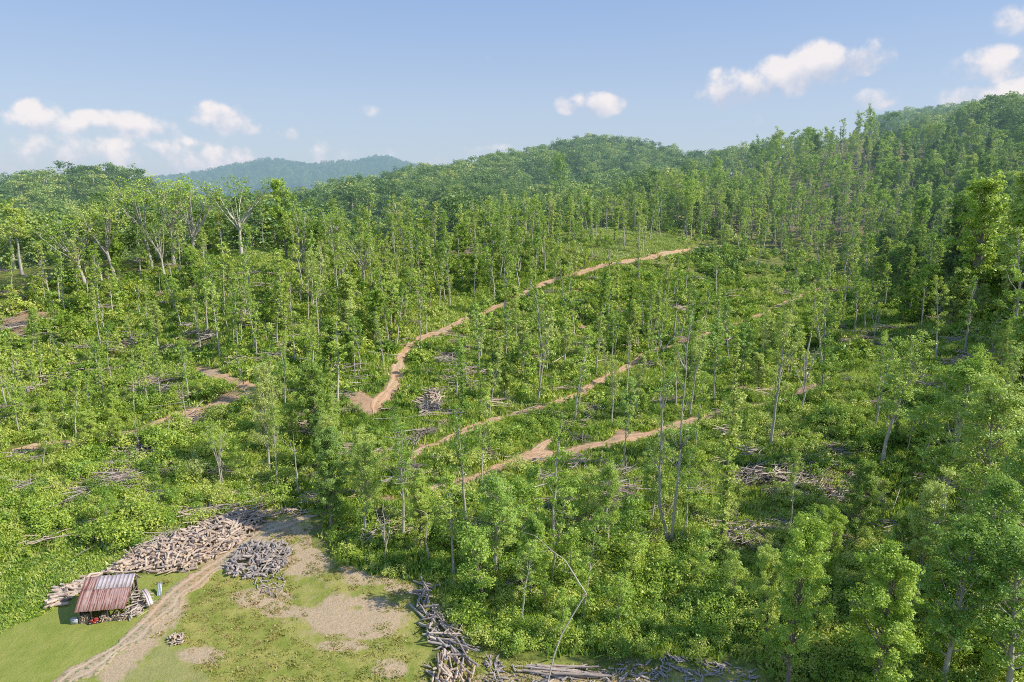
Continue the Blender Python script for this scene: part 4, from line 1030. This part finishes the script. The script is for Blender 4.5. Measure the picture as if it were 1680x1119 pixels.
# ------------------------------------------------------------------ logs
def log_mesh(seed, L_=1.0, r=.16, bent=.05, sides=8, ends=True, mats=None, knots=0):
    rg = np.random.default_rng(seed); B = MB(); n = 5
    pts = [(L_ * (i / n - .5), rg.normal() * bent * L_ * .3, rg.normal() * bent * L_ * .3) for i in range(n + 1)]
    B.tube(pts, np.linspace(r, r * rg.uniform(.7, .95), n + 1) * (1 + rg.normal(size=n + 1) * .05), sides, 0, True, 1 if ends else 0)
    for k in range(knots):
        i = rg.integers(1, n); B.tube([pts[i], np.array(pts[i]) + rg.normal(size=3) * .25 * np.array([1, 1, 1])], [r * .4, r * .2], 4, 0)
    return B.mesh('log', mats)
LOGM = {'tan': [log_mesh(600 + i, mats=[M['log'], M['cut']], knots=i % 2) for i in range(8)], 'grey': [log_mesh(620 + i, mats=[M['log_grey'], M['log_grey']], bent=.12, knots=1) for i in range(7)]}
LOGS = []   # (kind, pos, yaw, pitch, length, radius factor, label, group, score)
def polydist(px, py, poly): return segdist(px, py, list(poly) + [poly[0]])
def pile(poly, n, kind, Lr, rr, hmax, edge, label, group, seed, yaw=None, spread=1.2):
    rg = np.random.default_rng(seed); a = np.array(poly, float); out = []
    while len(out) < n:
        q = np.stack([rg.uniform(a[:, 0].min(), a[:, 0].max(), 400), rg.uniform(a[:, 1].min(), a[:, 1].max(), 400)], 1)
        out += q[inpoly(q[:, 0], q[:, 1], poly)].tolist()
    out = np.array(out[:n]); W = P(out[:, 0], out[:, 1]); d = polydist(out[:, 0], out[:, 1], poly)
    bump = np.clip(d / edge, 0, 1) ** .6
    for i in range(n):
        u = rg.random() ** .6; h = hmax * bump[i] * u
        yw = rg.random() * 6.28 if yaw is None else yaw + rg.normal() * spread
        ln = rg.uniform(*Lr); ra = rg.uniform(*rr)
        LOGS.append((kind, (W[i][0], W[i][1], W[i][2] + h + ra), yw, rg.normal() * .3 * (.3 + bump[i]), ln, ra, label, group, (ln * ra) ** .5 / math.hypot(W[i][0], W[i][1]) * (.6 + .4 * u)))
MAINP = [(86,990),(96,970),(140,952),(180,936),(215,912),(232,903),(290,880),(345,856),(385,840),(418,846),(432,858),(402,884),(378,903),(335,920),(312,936),(285,942),(255,940),(232,934),(188,948),(140,966),(92,994)]
pile(MAINP[3:18], 820, 'tan', (.6, 3.0), (.07, .19), 1.15, 17, 'pale cut log in the long log pile beside the gravel drive', 'cut logs of the long pile beside the drive', 1)
pile([(86,990),(96,970),(140,952),(185,935),(232,920),(235,938),(188,950),(140,968),(92,996)], 95, 'tan', (1.3, 2.8), (.13, .22), .5, 10, 'pale cut log in the thin tail of the pile behind the woodshed', 'cut logs in the tail of the pile behind the woodshed', 2, .5, .5)
pile([(365,938),(385,910),(400,896),(430,891),(465,892),(478,900),(470,925),(440,945),(415,950),(385,948)], 300, 'grey', (.6, 1.7), (.08, .19), 0.8, 16, 'grey weathered log in the dark pile right of the drive', 'grey logs of the dark pile right of the drive', 3)
pile([(405,945),(460,930),(470,950),(455,985),(430,975)], 60, 'grey', (.4, 1.2), (.04, .09), .15, 8, 'small splintered offcut on the bare soil beside the dark log pile', 'offcuts beside the dark log pile', 4)
pile([(274,1050),(285,1042),(300,1043),(306,1050),(298,1058),(280,1060)], 60, 'tan', (.35, .6), (.06, .1), .5, 7, 'split firewood piece in the small heap on the grass beside the drive', 'firewood in the small heap on the grass', 5)
pile([(680,662),(700,645),(725,645),(726,662),(716,680),(692,682)], 100, 'tan', (1.2, 3.4), (.09, .20), 1.3, 12, 'crooked cut log in the heap inside the bend of the curved clay road', 'logs heaped inside the bend of the clay road', 6)
pile([(690,955),(708,962),(706,985),(718,1010),(745,1030),(772,1070),(768,1090),(735,1080),(700,1040),(682,1000)], 85, 'grey', (1.2, 4.2), (.06, .16), .8, 10, 'grey trimmed branch in the tangle along the right edge of the clearing', 'branches tangled along the edge of the clearing', 7, -.9, .55)
pile([(700,1095),(720,1075),(760,1075),(780,1095),(775,1140),(715,1140)], 60, 'tan', (1.0, 2.2), (.08, .16), .8, 10, 'short cut log in the heap at the bottom corner of the clearing', 'cut logs heaped at the bottom corner of the clearing', 8, -1.2, .5)
pile([(798,1075),(818,1080),(830,1119),(800,1140),(792,1100)], 60, 'grey', (.4, .9), (.05, .1), .3, 8, 'short grey billet in the narrow heap left of the stacked poles', 'billets left of the stacked poles', 9)
pile([(835,1092),(900,1090),(1000,1096),(1050,1082),(1100,1076),(1160,1084),(1235,1098),(1250,1119),(1230,1150),(835,1150)], 420, 'grey', (.4, 1.1), (.05, .11), .12, 12, 'small grey log scattered along the bottom edge of the view', 'small grey logs along the bottom edge', 10, 0, .9)
pile([(405,850),(440,832),(500,838),(505,846),(450,852)], 55, 'tan', (.8, 2.4), (.06, .12), .3, 6, 'thin trimmed pole at the top end of the gravel drive', 'trimmed poles at the top end of the drive', 12, .4, .6)
# stacked long poles at the bottom
rg = np.random.default_rng(88)
for i in range(16):
    w = P1(868 + rg.uniform(0, 70), 1098 + i * 1.0 + rg.normal()); 
    LOGS.append(('tan' if i % 3 else 'grey', (w[0] + 1, w[1], w[2] + .15 + .35 * rg.random()), -.08 + rg.normal() * .09, rg.normal() * .03, rg.uniform(3.8, 6.5), rg.uniform(.09, .17), 'long straight pole in the stack at the bottom edge', 'long poles stacked at the bottom edge', 9))
LOGS.sort(key=lambda t: -t[8])
for t in LOGS[:300]:
    k, pos, yw, pt, ln, ra, lab, grp, _ = t
    o = bpy.data.objects.new('log', LOGM[k][rg.integers(len(LOGM[k]))]); col.objects.link(o); o.location = pos; o.rotation_euler = (rg.random() * 6.28, pt, yw); o.scale = (ln, ra / .16, ra / .16)
    tag(o, lab, 'log', grp)
rest = LOGS[300:]
rot = np.array([[t[3], t[2]] for t in rest])
stuff('small_logs', 'countless smaller logs filling the log piles', np.array([t[1] for t in rest]), rot[:, 1], np.array([[t[4], t[5] / .16, t[5] / .16] for t in rest]),
      [(rg.integers(0, 8) if t[0] == 'tan' else rg.integers(8, 15)) for t in rest], LOGM['tan'] + LOGM['grey'], np.stack([rg.random(len(rest)) * 6.28, rot[:, 0]], 1))
# felled stems on the slopes
TR = [log_mesh(650 + i, 1.0, .10, .05, 6, True, [M[('bark', 'log', 'log_grey')[i % 3]], M['cut']]) for i in range(5)]
cl = [(200,722,40,10,.3,14),(310,688,50,12,.5,16),(235,760,50,14,.4,12),(195,790,30,10,.2,10),(255,640,40,20,.5,10),(330,640,40,20,.5,8),(765,412,30,10,0,8),(795,555,50,18,.0,9),(640,560,30,30,.4,4),
      (1255,780,60,14,.6,10),(1310,790,60,20,.9,12),(1390,800,60,30,.8,12),(1200,890,50,26,.5,12),(1010,810,70,40,.6,14),(950,870,50,30,.4,8),(1395,745,40,12,.2,6),(1420,560,60,24,.1,8),(1560,590,60,30,.2,8),(1380,470,50,14,-.2,5),
      (60,540,60,30,.3,9),(200,560,60,30,.5,9),(320,570,60,30,.6,9),(150,620,60,30,.4,8),(440,400,50,6,0,5),(980,560,70,40,.3,8),(1100,500,90,30,.4,8),(880,620,70,20,.3,6),(760,620,40,20,.4,7),(560,620,40,30,.5,6),(1640,800,40,60,.2,8),(860,960,40,10,.2,4),(700,700,60,30,.4,6),(480,560,60,40,.4,5),(900,680,60,15,.3,5),(1180,560,60,20,.3,5),(1300,600,60,16,.2,5)]
nf = 0
for (cx, cy, sx, sy, yw, n) in cl:
    pts = np.stack([cx + rg.normal(size=n) * sx * .55, cy + rg.normal(size=n) * sy * .55], 1); W = P(pts[:, 0], pts[:, 1])
    for w, q in zip(W, pts):
        if inpoly(q[0], q[1], YARD): continue
        o = bpy.data.objects.new('felled_trunk', TR[nf % 5]); col.objects.link(o); nf += 1
        ln = rg.uniform(2.2, 7.5) * (1 if w[1] < 150 else 1.3); ra = rg.uniform(.45, 1.0) * (1 if w[1] < 150 else 1.4)
        y = yw + rg.normal() * .5; e = ln * .4
        dz = h1(w[0] + math.cos(y) * e, w[1] + math.sin(y) * e) - h1(w[0] - math.cos(y) * e, w[1] - math.sin(y) * e)
        o.location = (w[0], w[1], w[2] + .6 + .5 * rg.random()); o.rotation_euler = (0, -math.atan2(dz, 2 * e) + rg.normal() * .06, y); o.scale = (ln, ra, ra)
        pl = place_of(q[0], q[1]); tag(o, 'pale felled trunk lying ' + pl, 'felled trunk', 'felled trunks lying ' + pl)
# slash: heaps of thin grey tops nobody could count
def slash_mesh(seed, mat):
    r2 = np.random.default_rng(seed); B = MB()
    for k in range(15):
        a = r2.normal() * .6; L_ = r2.uniform(.9, 4.2) if k % 3 else 4.5; c = r2.normal(size=3) * np.array([.9, .6, .12]) + np.array([0, 0, .3]); d = np.array([math.cos(a), math.sin(a), r2.normal() * .15]) * L_ / 2
        B.tube([c - d, c + r2.normal(size=3) * .08, c + d], [.06, .05, .02], 4)
    return B.mesh('slash', [mat])
SL = [slash_mesh(700 + i, M[('bark_dark', 'log', 'log_grey')[i % 3]]) for i in range(6)]
pts = []
for (cx, cy, sx, sy, yw, n) in cl:
    m = max(2, n // 2); pts += np.stack([cx + rg.normal(size=m) * sx * .6, cy + rg.normal(size=m) * sy * .6], 1).tolist()
pts += np.stack([rg.uniform(0, 1680, 420), rg.uniform(430, 900, 420)], 1).tolist() + np.stack([rg.normal(size=14) * 14 + 195, rg.normal(size=14) * 6 + 790], 1).tolist()
for (cx, cy, sx, sy) in SLASHC:
    m = int(3 + sx * sy / 190); pts += np.stack([cx + rg.normal(size=m) * sx * .75, cy + rg.normal(size=m) * sy * .7], 1).tolist()
pts = np.array(pts); pts = pts[~inpoly(pts[:, 0], pts[:, 1], YARD)]; W = P(pts[:, 0], pts[:, 1])
ok = (W[:, 1] < 330) & road_clear(W[:, 0], W[:, 1], .8); W = W[ok]
stuff('slash', 'thin grey tops and branches left lying among the brush', W + np.array([0, 0, .4]), rg.normal(size=len(W)) * .6 + .4, rg.uniform(.6, 1.5, len(W)), rg.integers(0, 6, len(W)), SL)
# ------------------------------------------------------------------ woodshed
PER = .46
def roof_mat(name, base, streak, lo, hi, groove):
    m, nt = newmat(name)
    tc = N(nt, 'ShaderNodeTexCoord'); mp = N(nt, 'ShaderNodeMapping'); L(nt, tc.outputs['Object'], mp.inputs[0]); mp.inputs['Scale'].default_value = (3.3, .25, .25)
    n1 = noise(nt, mp.outputs[0], 1.6, 3, .6); n2 = noise(nt, tc.outputs['Object'], 1.7, 5, .7)
    c = mixc(nt, maprange(nt, n1, lo, hi), base, streak)
    sx = N(nt, 'ShaderNodeSeparateXYZ'); L(nt, tc.outputs['Object'], sx.inputs[0])
    fr = math_(nt, 'FRACT', math_(nt, 'MULTIPLY', sx.outputs['X'], 1 / PER))
    c = mixc(nt, math_(nt, 'MULTIPLY', math_(nt, 'LESS_THAN', fr, .26), .8), c, groove)
    c = mixc(nt, math_(nt, 'MULTIPLY', maprange(nt, n2, .5, .72), .6), c, (.24, .085, .05))
    p = N(nt, 'ShaderNodeBsdfPrincipled'); L(nt, c, p.inputs['Base Color']); p.inputs['Roughness'].default_value = .55; p.inputs['Metallic'].default_value = .15
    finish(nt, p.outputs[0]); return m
M['rust'] = roof_mat('rusty_tin', (.24, .09, .06), (.62, .44, .37), .44, .60, (.50, .30, .25))
M['tin'] = roof_mat('pale_tin', (.74, .64, .61), (.50, .40, .38), .56, .66, (.17, .13, .13))
M['plank'] = wood_mat('grey_plank', (.16, .13, .10), (.34, .29, .23))
M['slab'] = wood_mat('slabwood', (.34, .27, .21), (.62, .55, .48))
M['yellow_wood'] = flat_mat('fresh_board', (.62, .58, .24), (.5, .45, .2))
M['sheet'] = flat_mat('grey_sheet_metal', (.45, .50, .53), (.33, .38, .42), rough=.4, metal=.4)
M['white'] = flat_mat('white_enamel', (.50, .52, .54), (.38, .38, .36), rough=.4)
M['red'] = flat_mat('red_paint', (.40, .05, .035), (.28, .05, .03), rough=.35)
M['black'] = flat_mat('black_rubber', (.02, .02, .02), (.035, .035, .035), rough=.8)
a = P1(131, 1023); b = P1(207, 1016)
WX = math.hypot(b[0] - a[0], b[1] - a[1]); RZ = math.atan2(b[1] - a[1], b[0] - a[0]); zb = min(a[2], b[2])
shed = empty('woodshed', (a[0], a[1], zb), RZ); tag(shed, 'open fronted woodshed with rusty red and pale tin roof, stacked with firewood', 'shed')
DP = 4.2
prof = [(-.45, 1.75), (.6, 2.45), (1.55, 3.05), (1.75, 3.15), (2.7, 3.62), (3.35, 3.95)]
def roof_piece(name, pr, x0, x1, mat):
    xs = np.arange(x0, x1 + .001, .055); B = MB(); V = []; 
    for (y, z) in pr:
        for x in xs: V.append((x, y, z +   .05 * max(0, math.cos(x * 2 * PI / PER)) ** 3 + .012 * math.sin(x * 3 + y)))
    n = len(xs); F = [(i * n + j, i * n + j + 1, (i + 1) * n + j + 1, (i + 1) * n + j) for i in range(len(pr) - 1) for j in range(n - 1)]
    B.add(V, F); o = B.obj(name, [mat], shed, True)
    sm = o.modifiers.new('thick', 'SOLIDIFY'); sm.thickness = .03; sm.offset = -1
    return o
xl = -.25; xr = WX + .25; xm = xl + 1.45
o = roof_piece('roof_sheet', prof[:4], xl, xm, M['rust']); o['label'] = 'rust red lower roof sheets at the left'
roof_piece('roof_sheet', prof[:4], xm + .01, xr, M['rust'])['label'] = 'rust red lower roof sheets with pale streaks'
roof_piece('roof_sheet', [(y, z + .03) for y, z in prof[3:]], xm + .01, xr + .05, M['tin'])['label'] = 'pale upper roof sheets with dark ribs'
roof_piece('roof_sheet', prof[3:], xl, xm, M['rust'])['label'] = 'rust red upper roof sheets at the left'
roof_piece('roof_sheet', [(3.37, 3.95), (4.2, 3.2), (4.9, 2.4)], xl, xr, M['tin'])['label'] = 'pale back slope of the roof'
for (x, y) in [(0.05, 0), (WX * .27, 0), (WX * .62, 0), (WX - .05, 0), (.05, DP), (WX / 2, DP), (WX - .05, DP), (WX - .05, DP / 2), (.05, DP / 2)]:
    top = np.interp(y, [-.45, 1.75, 3.35, 4.9], [1.75, 3.15, 3.95, 2.4]) - .08
    B = MB(); B.tube([(x, y, -.3), (x + .03, y, top)], [.09, .075], 7); B.obj('post', [M['plank']], shed, True)
B = MB(); B.box((WX / 2, 0, 1.93), (WX + .3, .1, .16)); B.obj('front_beam', [M['plank']], shed)
B = MB(); B.box((WX / 2, 1.72, 2.98), (WX + .2, .1, .16)); B.obj('purlin', [M['plank']], shed)
B = MB()
for i in range(14): B.box((WX * (i + .5) / 14, DP + .04, 1.25), (WX / 14 - .03, .03, 2.7 + .05 * math.sin(i * 4)))
B.obj('back_wall', [M['plank']], shed)
B = MB()
for i in range(12):
    y = DP * (i + .5) / 12; t = np.interp(y, [0, 1.75, 3.35, 4.2], [1.9, 3.0, 3.75, 3.0]); B.box((-.06, y, t / 2 - .05), (.03, DP / 12 - .03, t))
B.obj('side_wall', [M['plank']], shed)
for (y, z0, z1) in [(1.75, 3.0, 3.0), (3.3, 3.7, 3.7)]: pass
B = MB(); B.box((WX + .02, 2.1, 1.9), (.06, 4.2, .14)); B.box((WX + .02, 1.2, 2.3), (.05, .1, .9)); B.box((WX + .02, 2.9, 2.6), (.05, .1, 1.6)); B.obj('gable_frame', [M['plank']], shed)
SM = Matrix.Translation((a[0], a[1], zb)) @ Matrix.Rotation(RZ, 4, 'Z')
def place(o, x, y, z, rz=0): o.location = SM @ Vector((x, y, z)); o.rotation_euler[2] = RZ + rz; return o
# firewood under the eave: ends show
rs = np.random.default_rng(15)
FW = [log_mesh(800 + i, .55, .075, .03, 6, True, [M['log'], M['cut']]) for i in range(4)]
def firewood(x, y, z, lab, grp, rz=PI / 2):
    o = bpy.data.objects.new('firewood_log', FW[rs.integers(4)]); col.objects.link(o); place(o, x, y, z, rz + rs.normal() * .12); o.rotation_euler[0] = rs.random() * 6; s = rs.uniform(.8, 1.3); o.scale = (1, s, s)
    tag(o, lab, 'log', grp)
for c in range(5):
    for r in range(7 - (c == 4)): firewood(.25 + c * .17 + (r % 2) * .05, .15 + rs.normal() * .05, .08 + r * .15, 'firewood piece stacked at the left corner of the woodshed', 'firewood stacked at the left corner of the woodshed')
for c in range(17):
    for r in range(int(5 + 2 * math.sin(c * .8))): firewood(2.35 + c * .17 + rs.normal() * .03, .1 + rs.normal() * .09, .08 + r * .15, 'firewood piece stacked under the front eave of the woodshed', 'firewood stacked under the front eave', PI / 2)
# slabwood heaped against the open right side
SLB = []
for i in range(5):
    B = MB(); B.box((0, 0, 0), (1, .16, .035)); B.box((.02, .02, .034), (.94, .09, .03)); SLB.append(B.mesh('slab', [M['slab']]))
for i in range(78):
    o = bpy.data.objects.new('rough_board', SLB[i % 5]); col.objects.link(o); y = rs.uniform(.1, 3.9); q = rs.random(); x = WX + .1 + q * 1.35 * min(1, .5 + y / 4)
    place(o, x, y, .1 + (1 - q) * rs.uniform(.2, 1.9) * np.interp(y, [0, 2, 4], [.6, 1, 1.1]), rs.choice([1.2, .5, 2.3]) + rs.normal() * .3)
    o.rotation_euler[1] = rs.normal() * .35 + .25; o.rotation_euler[0] = rs.normal() * .4; o.scale = (rs.uniform(.9, 2.3), rs.uniform(.7, 1.3), 1)
    tag(o, 'rough slab board in the heap against the open right side of the woodshed', 'board', 'slab boards heaped against the woodshed')
def sheet(name, lab, L_, Wd, curve, loc, rz, tilt, mat, rx=0):
    B = MB(); xs = np.linspace(-Wd / 2, Wd / 2, 9); ys = np.linspace(0, L_, 8); V = [(x, y, curve * math.sin(y / L_ * PI) + .03 * math.cos(x * 30)) for y in ys for x in xs]
    B.add(V, [(i * 9 + j, i * 9 + j + 1, (i + 1) * 9 + j + 1, (i + 1) * 9 + j) for i in range(7) for j in range(8)])
    o = B.obj(name, [mat], None, True); o.modifiers.new('t', 'SOLIDIFY').thickness = .02; place(o, *loc, rz); o.rotation_euler[0] = tilt; tag(o, lab, 'metal sheet'); return o
sheet('roofing_sheet', 'curved pale pink roofing sheet sliding off the slab heap', 2.6, .6, .35, (WX + .9, 3.4, 1.75), -2.5, -.42, M['tin'])
sheet('roofing_sheet', 'flat grey metal sheet propped behind the slab heap', 1.7, .5, 0, (WX + 2.3, 4.1, .12), .1, .75, M['sheet'])
sheet('roofing_sheet', 'pale sheet leaning at the front right corner of the woodshed', 1.9, .45, .05, (WX + .35, -.1, .15), .15 - .5, .35, M['tin'])
B = MB(); B.box((0, 0, 0), (2.1, .13, .05)); B.box((.9, .03, .05), (.25, .1, .04)); o = B.obj('board', [M['yellow_wood']]); place(o, WX + 1.7, 1.0, .06, 1.0); tag(o, 'single yellow board lying on the grass beside the woodshed', 'board')
# chest freezer at the left corner
fz = empty('chest_freezer'); place(fz, -.55, .15, 0); tag(fz, 'small white chest standing outside the left corner of the woodshed', 'chest')
B = MB(); B.box((0, 0, .28), (.75, .45, .56)); B.obj('body', [M['white']], fz); B = MB(); B.box((0, 0, .60), (.79, .49, .07)); B.box((0, -.25, .56), (.16, .03, .03)); B.obj('lid', [M['sheet']], fz)
# red riding mower
mw = empty('riding_mower'); place(mw, 1.6, -.1, 0, .2); mw.scale = (.8, .8, .8); tag(mw, 'red riding mower parked under the front eave of the woodshed', 'mower')
B = MB(); B.box((0, 0, .34), (1.25, .5, .1)); B.box((-.32, 0, .5), (.5, .52, .25)); B.obj('body', [M['red']], mw)
B = MB(); B.tube([(.12, 0, .55), (.4, 0, .57), (.66, 0, .5)], [.24, .24, .17], 10); B.obj('hood', [M['red']], mw, True)
B = MB(); B.box((-.32, 0, .67), (.36, .36, .08)); B.box((-.5, 0, .84), (.07, .36, .32)); B.obj('seat', [M['black']], mw)
B = MB(); B.box((.02, 0, .2), (.6, .85, .12)); B.obj('mowing_deck', [M['red']], mw)
B = MB(); B.tube([(.12, 0, .6), (-.02, 0, .95)], .02, 6); B.tube([(-.02 + .03 * math.sin(t), .16 * math.cos(t), .95 + .16 * math.sin(t) * .4) for t in np.linspace(0, 6.28, 13)], .015, 5); B.obj('steering_wheel', [M['black']], mw)
for (x, y, r) in [(-.42, .36, .25), (-.42, -.36, .25), (.48, .32, .17), (.48, -.32, .17)]:
    B = MB(); B.tube([(x, y - .09, r), (x, y - .07, r), (x, y + .07, r), (x, y + .09, r)], [r * .85, r, r, r * .85], 14); w = B.obj('wheel', [M['black']], mw)
    B = MB(); B.tube([(x, y - .1, r), (x, y + .1, r)], [r * .45] * 2, 10); B.obj('hub', [M['white']], w)

# ------------------------------------------------------------------ camera, sun, sky
sc_ = bpy.context.scene
cam = bpy.data.cameras.new('camera'); cam.sensor_width = 36; cam.lens = FPX / 1680 * 36; cam.clip_end = 20000; cam.clip_start = .5
co = bpy.data.objects.new('camera', cam); col.objects.link(co); co.location = (0, 0, CAMZ); co.rotation_euler = (PI / 2 - TH, 0, 0); sc_.camera = co
SUN_EL = math.radians(41); SUN_AZ = math.radians(100)          # azimuth clockwise from +Y (away from the camera)
sd = Vector((math.sin(SUN_AZ) * math.cos(SUN_EL), math.cos(SUN_AZ) * math.cos(SUN_EL), math.sin(SUN_EL)))
sl = bpy.data.lights.new('sun', 'SUN'); sl.energy = 5.0; sl.angle = math.radians(.6); sl.color = (1, .93, .82)
so = bpy.data.objects.new('sun', sl); col.objects.link(so); so.location = (200, 0, 200); so.rotation_euler = sd.to_track_quat('Z', 'Y').to_euler()
w = bpy.data.worlds.new('World'); sc_.world = w; w.use_nodes = True; nt = w.node_tree; nt.nodes.clear()
sky = N(nt, 'ShaderNodeTexSky'); sky.sky_type = 'NISHITA'; sky.sun_disc = False; sky.sun_elevation = SUN_EL; sky.sun_rotation = SUN_AZ; sky.altitude = 600; sky.air_density = 1.0; sky.dust_density = 1.2; sky.ozone_density = 1.5
tc = N(nt, 'ShaderNodeTexCoord'); D = tc.outputs['Generated']
sp = N(nt, 'ShaderNodeSeparateXYZ'); L(nt, D, sp.inputs[0])
sk = N(nt, 'ShaderNodeVectorMath', operation='SCALE'); L(nt, sky.outputs[0], sk.inputs[0]); sk.inputs['Scale'].default_value = 0.10
# the humid lower air: a colour that thins with height
ramp = N(nt, 'ShaderNodeValToRGB'); L(nt, sp.outputs['Z'], ramp.inputs[0])
SKYSTOPS = [(0.0, (.58, .70, .84)), (0.10, (.55, .68, .89)), (.24, (.37, .55, .90)), (.5, (.27, .44, .88)), (1.0, (.2, .38, .80))]
el = ramp.color_ramp.elements
while len(el) < len(SKYSTOPS): el.new(.5)
for e, (pp, c) in zip(el, SKYSTOPS): e.position = pp; e.color = (*c, 1)
base = mixc(nt, .72, sk.outputs[0], ramp.outputs[0])
# clouds: soft masses round given sky directions, broken up by noise
def vdot(v, vec):
    n = N(nt, 'ShaderNodeVectorMath', operation='DOT_PRODUCT'); L(nt, v, n.inputs[0]); n.inputs[1].default_value = vec; return n.outputs['Value']
nz = N(nt, 'ShaderNodeTexNoise'); nz.inputs['Scale'].default_value = 9; nz.inputs['Detail'].default_value = 7; nz.inputs['Roughness'].default_value = .62; L(nt, D, nz.inputs['Vector'])
nz2 = N(nt, 'ShaderNodeTexNoise'); nz2.inputs['Scale'].default_value = 28; nz2.inputs['Detail'].default_value = 5; L(nt, D, nz2.inputs['Vector'])
CL = [  # px, py, half width, half height, strength
 (1405,92,46,22,1.0),(1345,105,42,26,1.0),(1290,125,45,24,1.0),(1235,145,42,22,.9),(1190,148,34,26,.95),(1160,168,26,14,.6),(1345,70,16,10,.35),
 (985,172,30,15,.9),(945,170,26,14,.75),(1620,110,46,24,.7),(1590,160,36,18,.75),(1425,163,38,14,.7),(1238,197,30,10,.55),(1670,150,30,18,.8),(1665,30,26,22,.45),
 (362,195,40,22,.9),(405,212,22,12,.7),(330,208,26,10,.6),(318,234,16,9,.7),(62,188,26,20,.85),(95,206,34,14,.7),(170,200,40,15,.8),(215,205,40,16,.8),(255,208,34,14,.7),(10,200,30,14,.7),
 (480,220,32,13,.75),(510,214,20,8,.5),(532,172,16,9,.45),(600,182,20,9,.35),(500,250,40,10,.45),(620,275,60,8,.35),(800,243,55,8,.35),(780,95,36,9,.2),(450,75,50,10,.15),(40,240,210,40,.52),(230,252,240,34,.5),(430,258,160,26,.5),(700,262,160,16,.36),(1060,110,40,8,.15),(1520,185,40,10,.5)]
field = None; vert = None
for (px, py, a_, b_, st) in CL:
    dx, dy, dz = ray(px, py); f = Vector((dx, dy, dz)).normalized(); r_v = f.cross(Vector((0, 0, 1))).normalized(); u_v = r_v.cross(f)
    dist = math.sqrt(dx * dx + dy * dy + dz * dz); A_ = a_ * 1.25 / FPX / dist; B_ = b_ * 1.25 / FPX / dist
    A1 = vdot(D, tuple(r_v / A_)); B1 = vdot(D, tuple(u_v / B_))
    q = math_(nt, 'ADD', math_(nt, 'MULTIPLY', A1, A1), math_(nt, 'MULTIPLY', B1, B1))
    q = math_(nt, 'ADD', q, math_(nt, 'MULTIPLY', math_(nt, 'LESS_THAN', vdot(D, tuple(f)), 0.0), 50.0))
    v = math_(nt, 'MULTIPLY', math_(nt, 'SUBTRACT', 1.0, math_(nt, 'MULTIPLY', q, .5)), st); v = math_(nt, 'MAXIMUM', v, 0.0)
    field = v if field is None else math_(nt, 'SMOOTH_MAX', field, v, .12)
    t_ = math_(nt, 'MULTIPLY', v, B1); vert = t_ if vert is None else math_(nt, 'ADD', vert, t_)
nn = math_(nt, 'MULTIPLY_ADD', math_(nt, 'SUBTRACT', nz.outputs['Fac'], .5), 3.4, math_(nt, 'MULTIPLY', math_(nt, 'SUBTRACT', nz2.outputs['Fac'], .5), 2.6))
fz_ = math_(nt, 'ADD', field, math_(nt, 'MULTIPLY', nn, math_(nt, 'MINIMUM', math_(nt, 'MULTIPLY', field, 1.6), .75)))
den = N(nt, 'ShaderNodeMapRange', interpolation_type='SMOOTHSTEP'); L(nt, fz_, den.inputs[0]); den.inputs[1].default_value = .26; den.inputs[2].default_value = .86; den.inputs[3].default_value = 0; den.inputs[4].default_value = .92
sh = math_(nt, 'ADD', math_(nt, 'MULTIPLY', vert, .55), math_(nt, 'MULTIPLY', nn, .35))
ccol = mixc(nt, maprange(nt, math_(nt, 'ADD', sh, math_(nt, 'MULTIPLY', fz_, .35)), -.15, .62), (.56, .62, .76), (.94, .89, .89))
fin = mixc(nt, den.outputs[0], base, ccol)
bg = N(nt, 'ShaderNodeBackground'); L(nt, fin, bg.inputs[0]); bg.inputs[1].default_value = 1.0
wo = N(nt, 'ShaderNodeOutputWorld'); L(nt, bg.outputs[0], wo.inputs[0])
sc_.view_settings.view_transform = 'Standard'; sc_.view_settings.look = 'None'; sc_.view_settings.exposure = 0; sc_.view_settings.gamma = 1
sc_.render.engine = 'CYCLES'; sc_.cycles.max_bounces = 5; sc_.cycles.diffuse_bounces = 3; sc_.cycles.transmission_bounces = 2; sc_.cycles.glossy_bounces = 1
sc_.cycles.use_adaptive_sampling = True; sc_.cycles.adaptive_threshold = .015
sc_.cycles.pixel_filter_type = 'BLACKMAN_HARRIS'; sc_.cycles.filter_width = 1.0
sc_.cycles.use_denoising = False; sc_.cycles.denoising_prefilter = 'NONE'
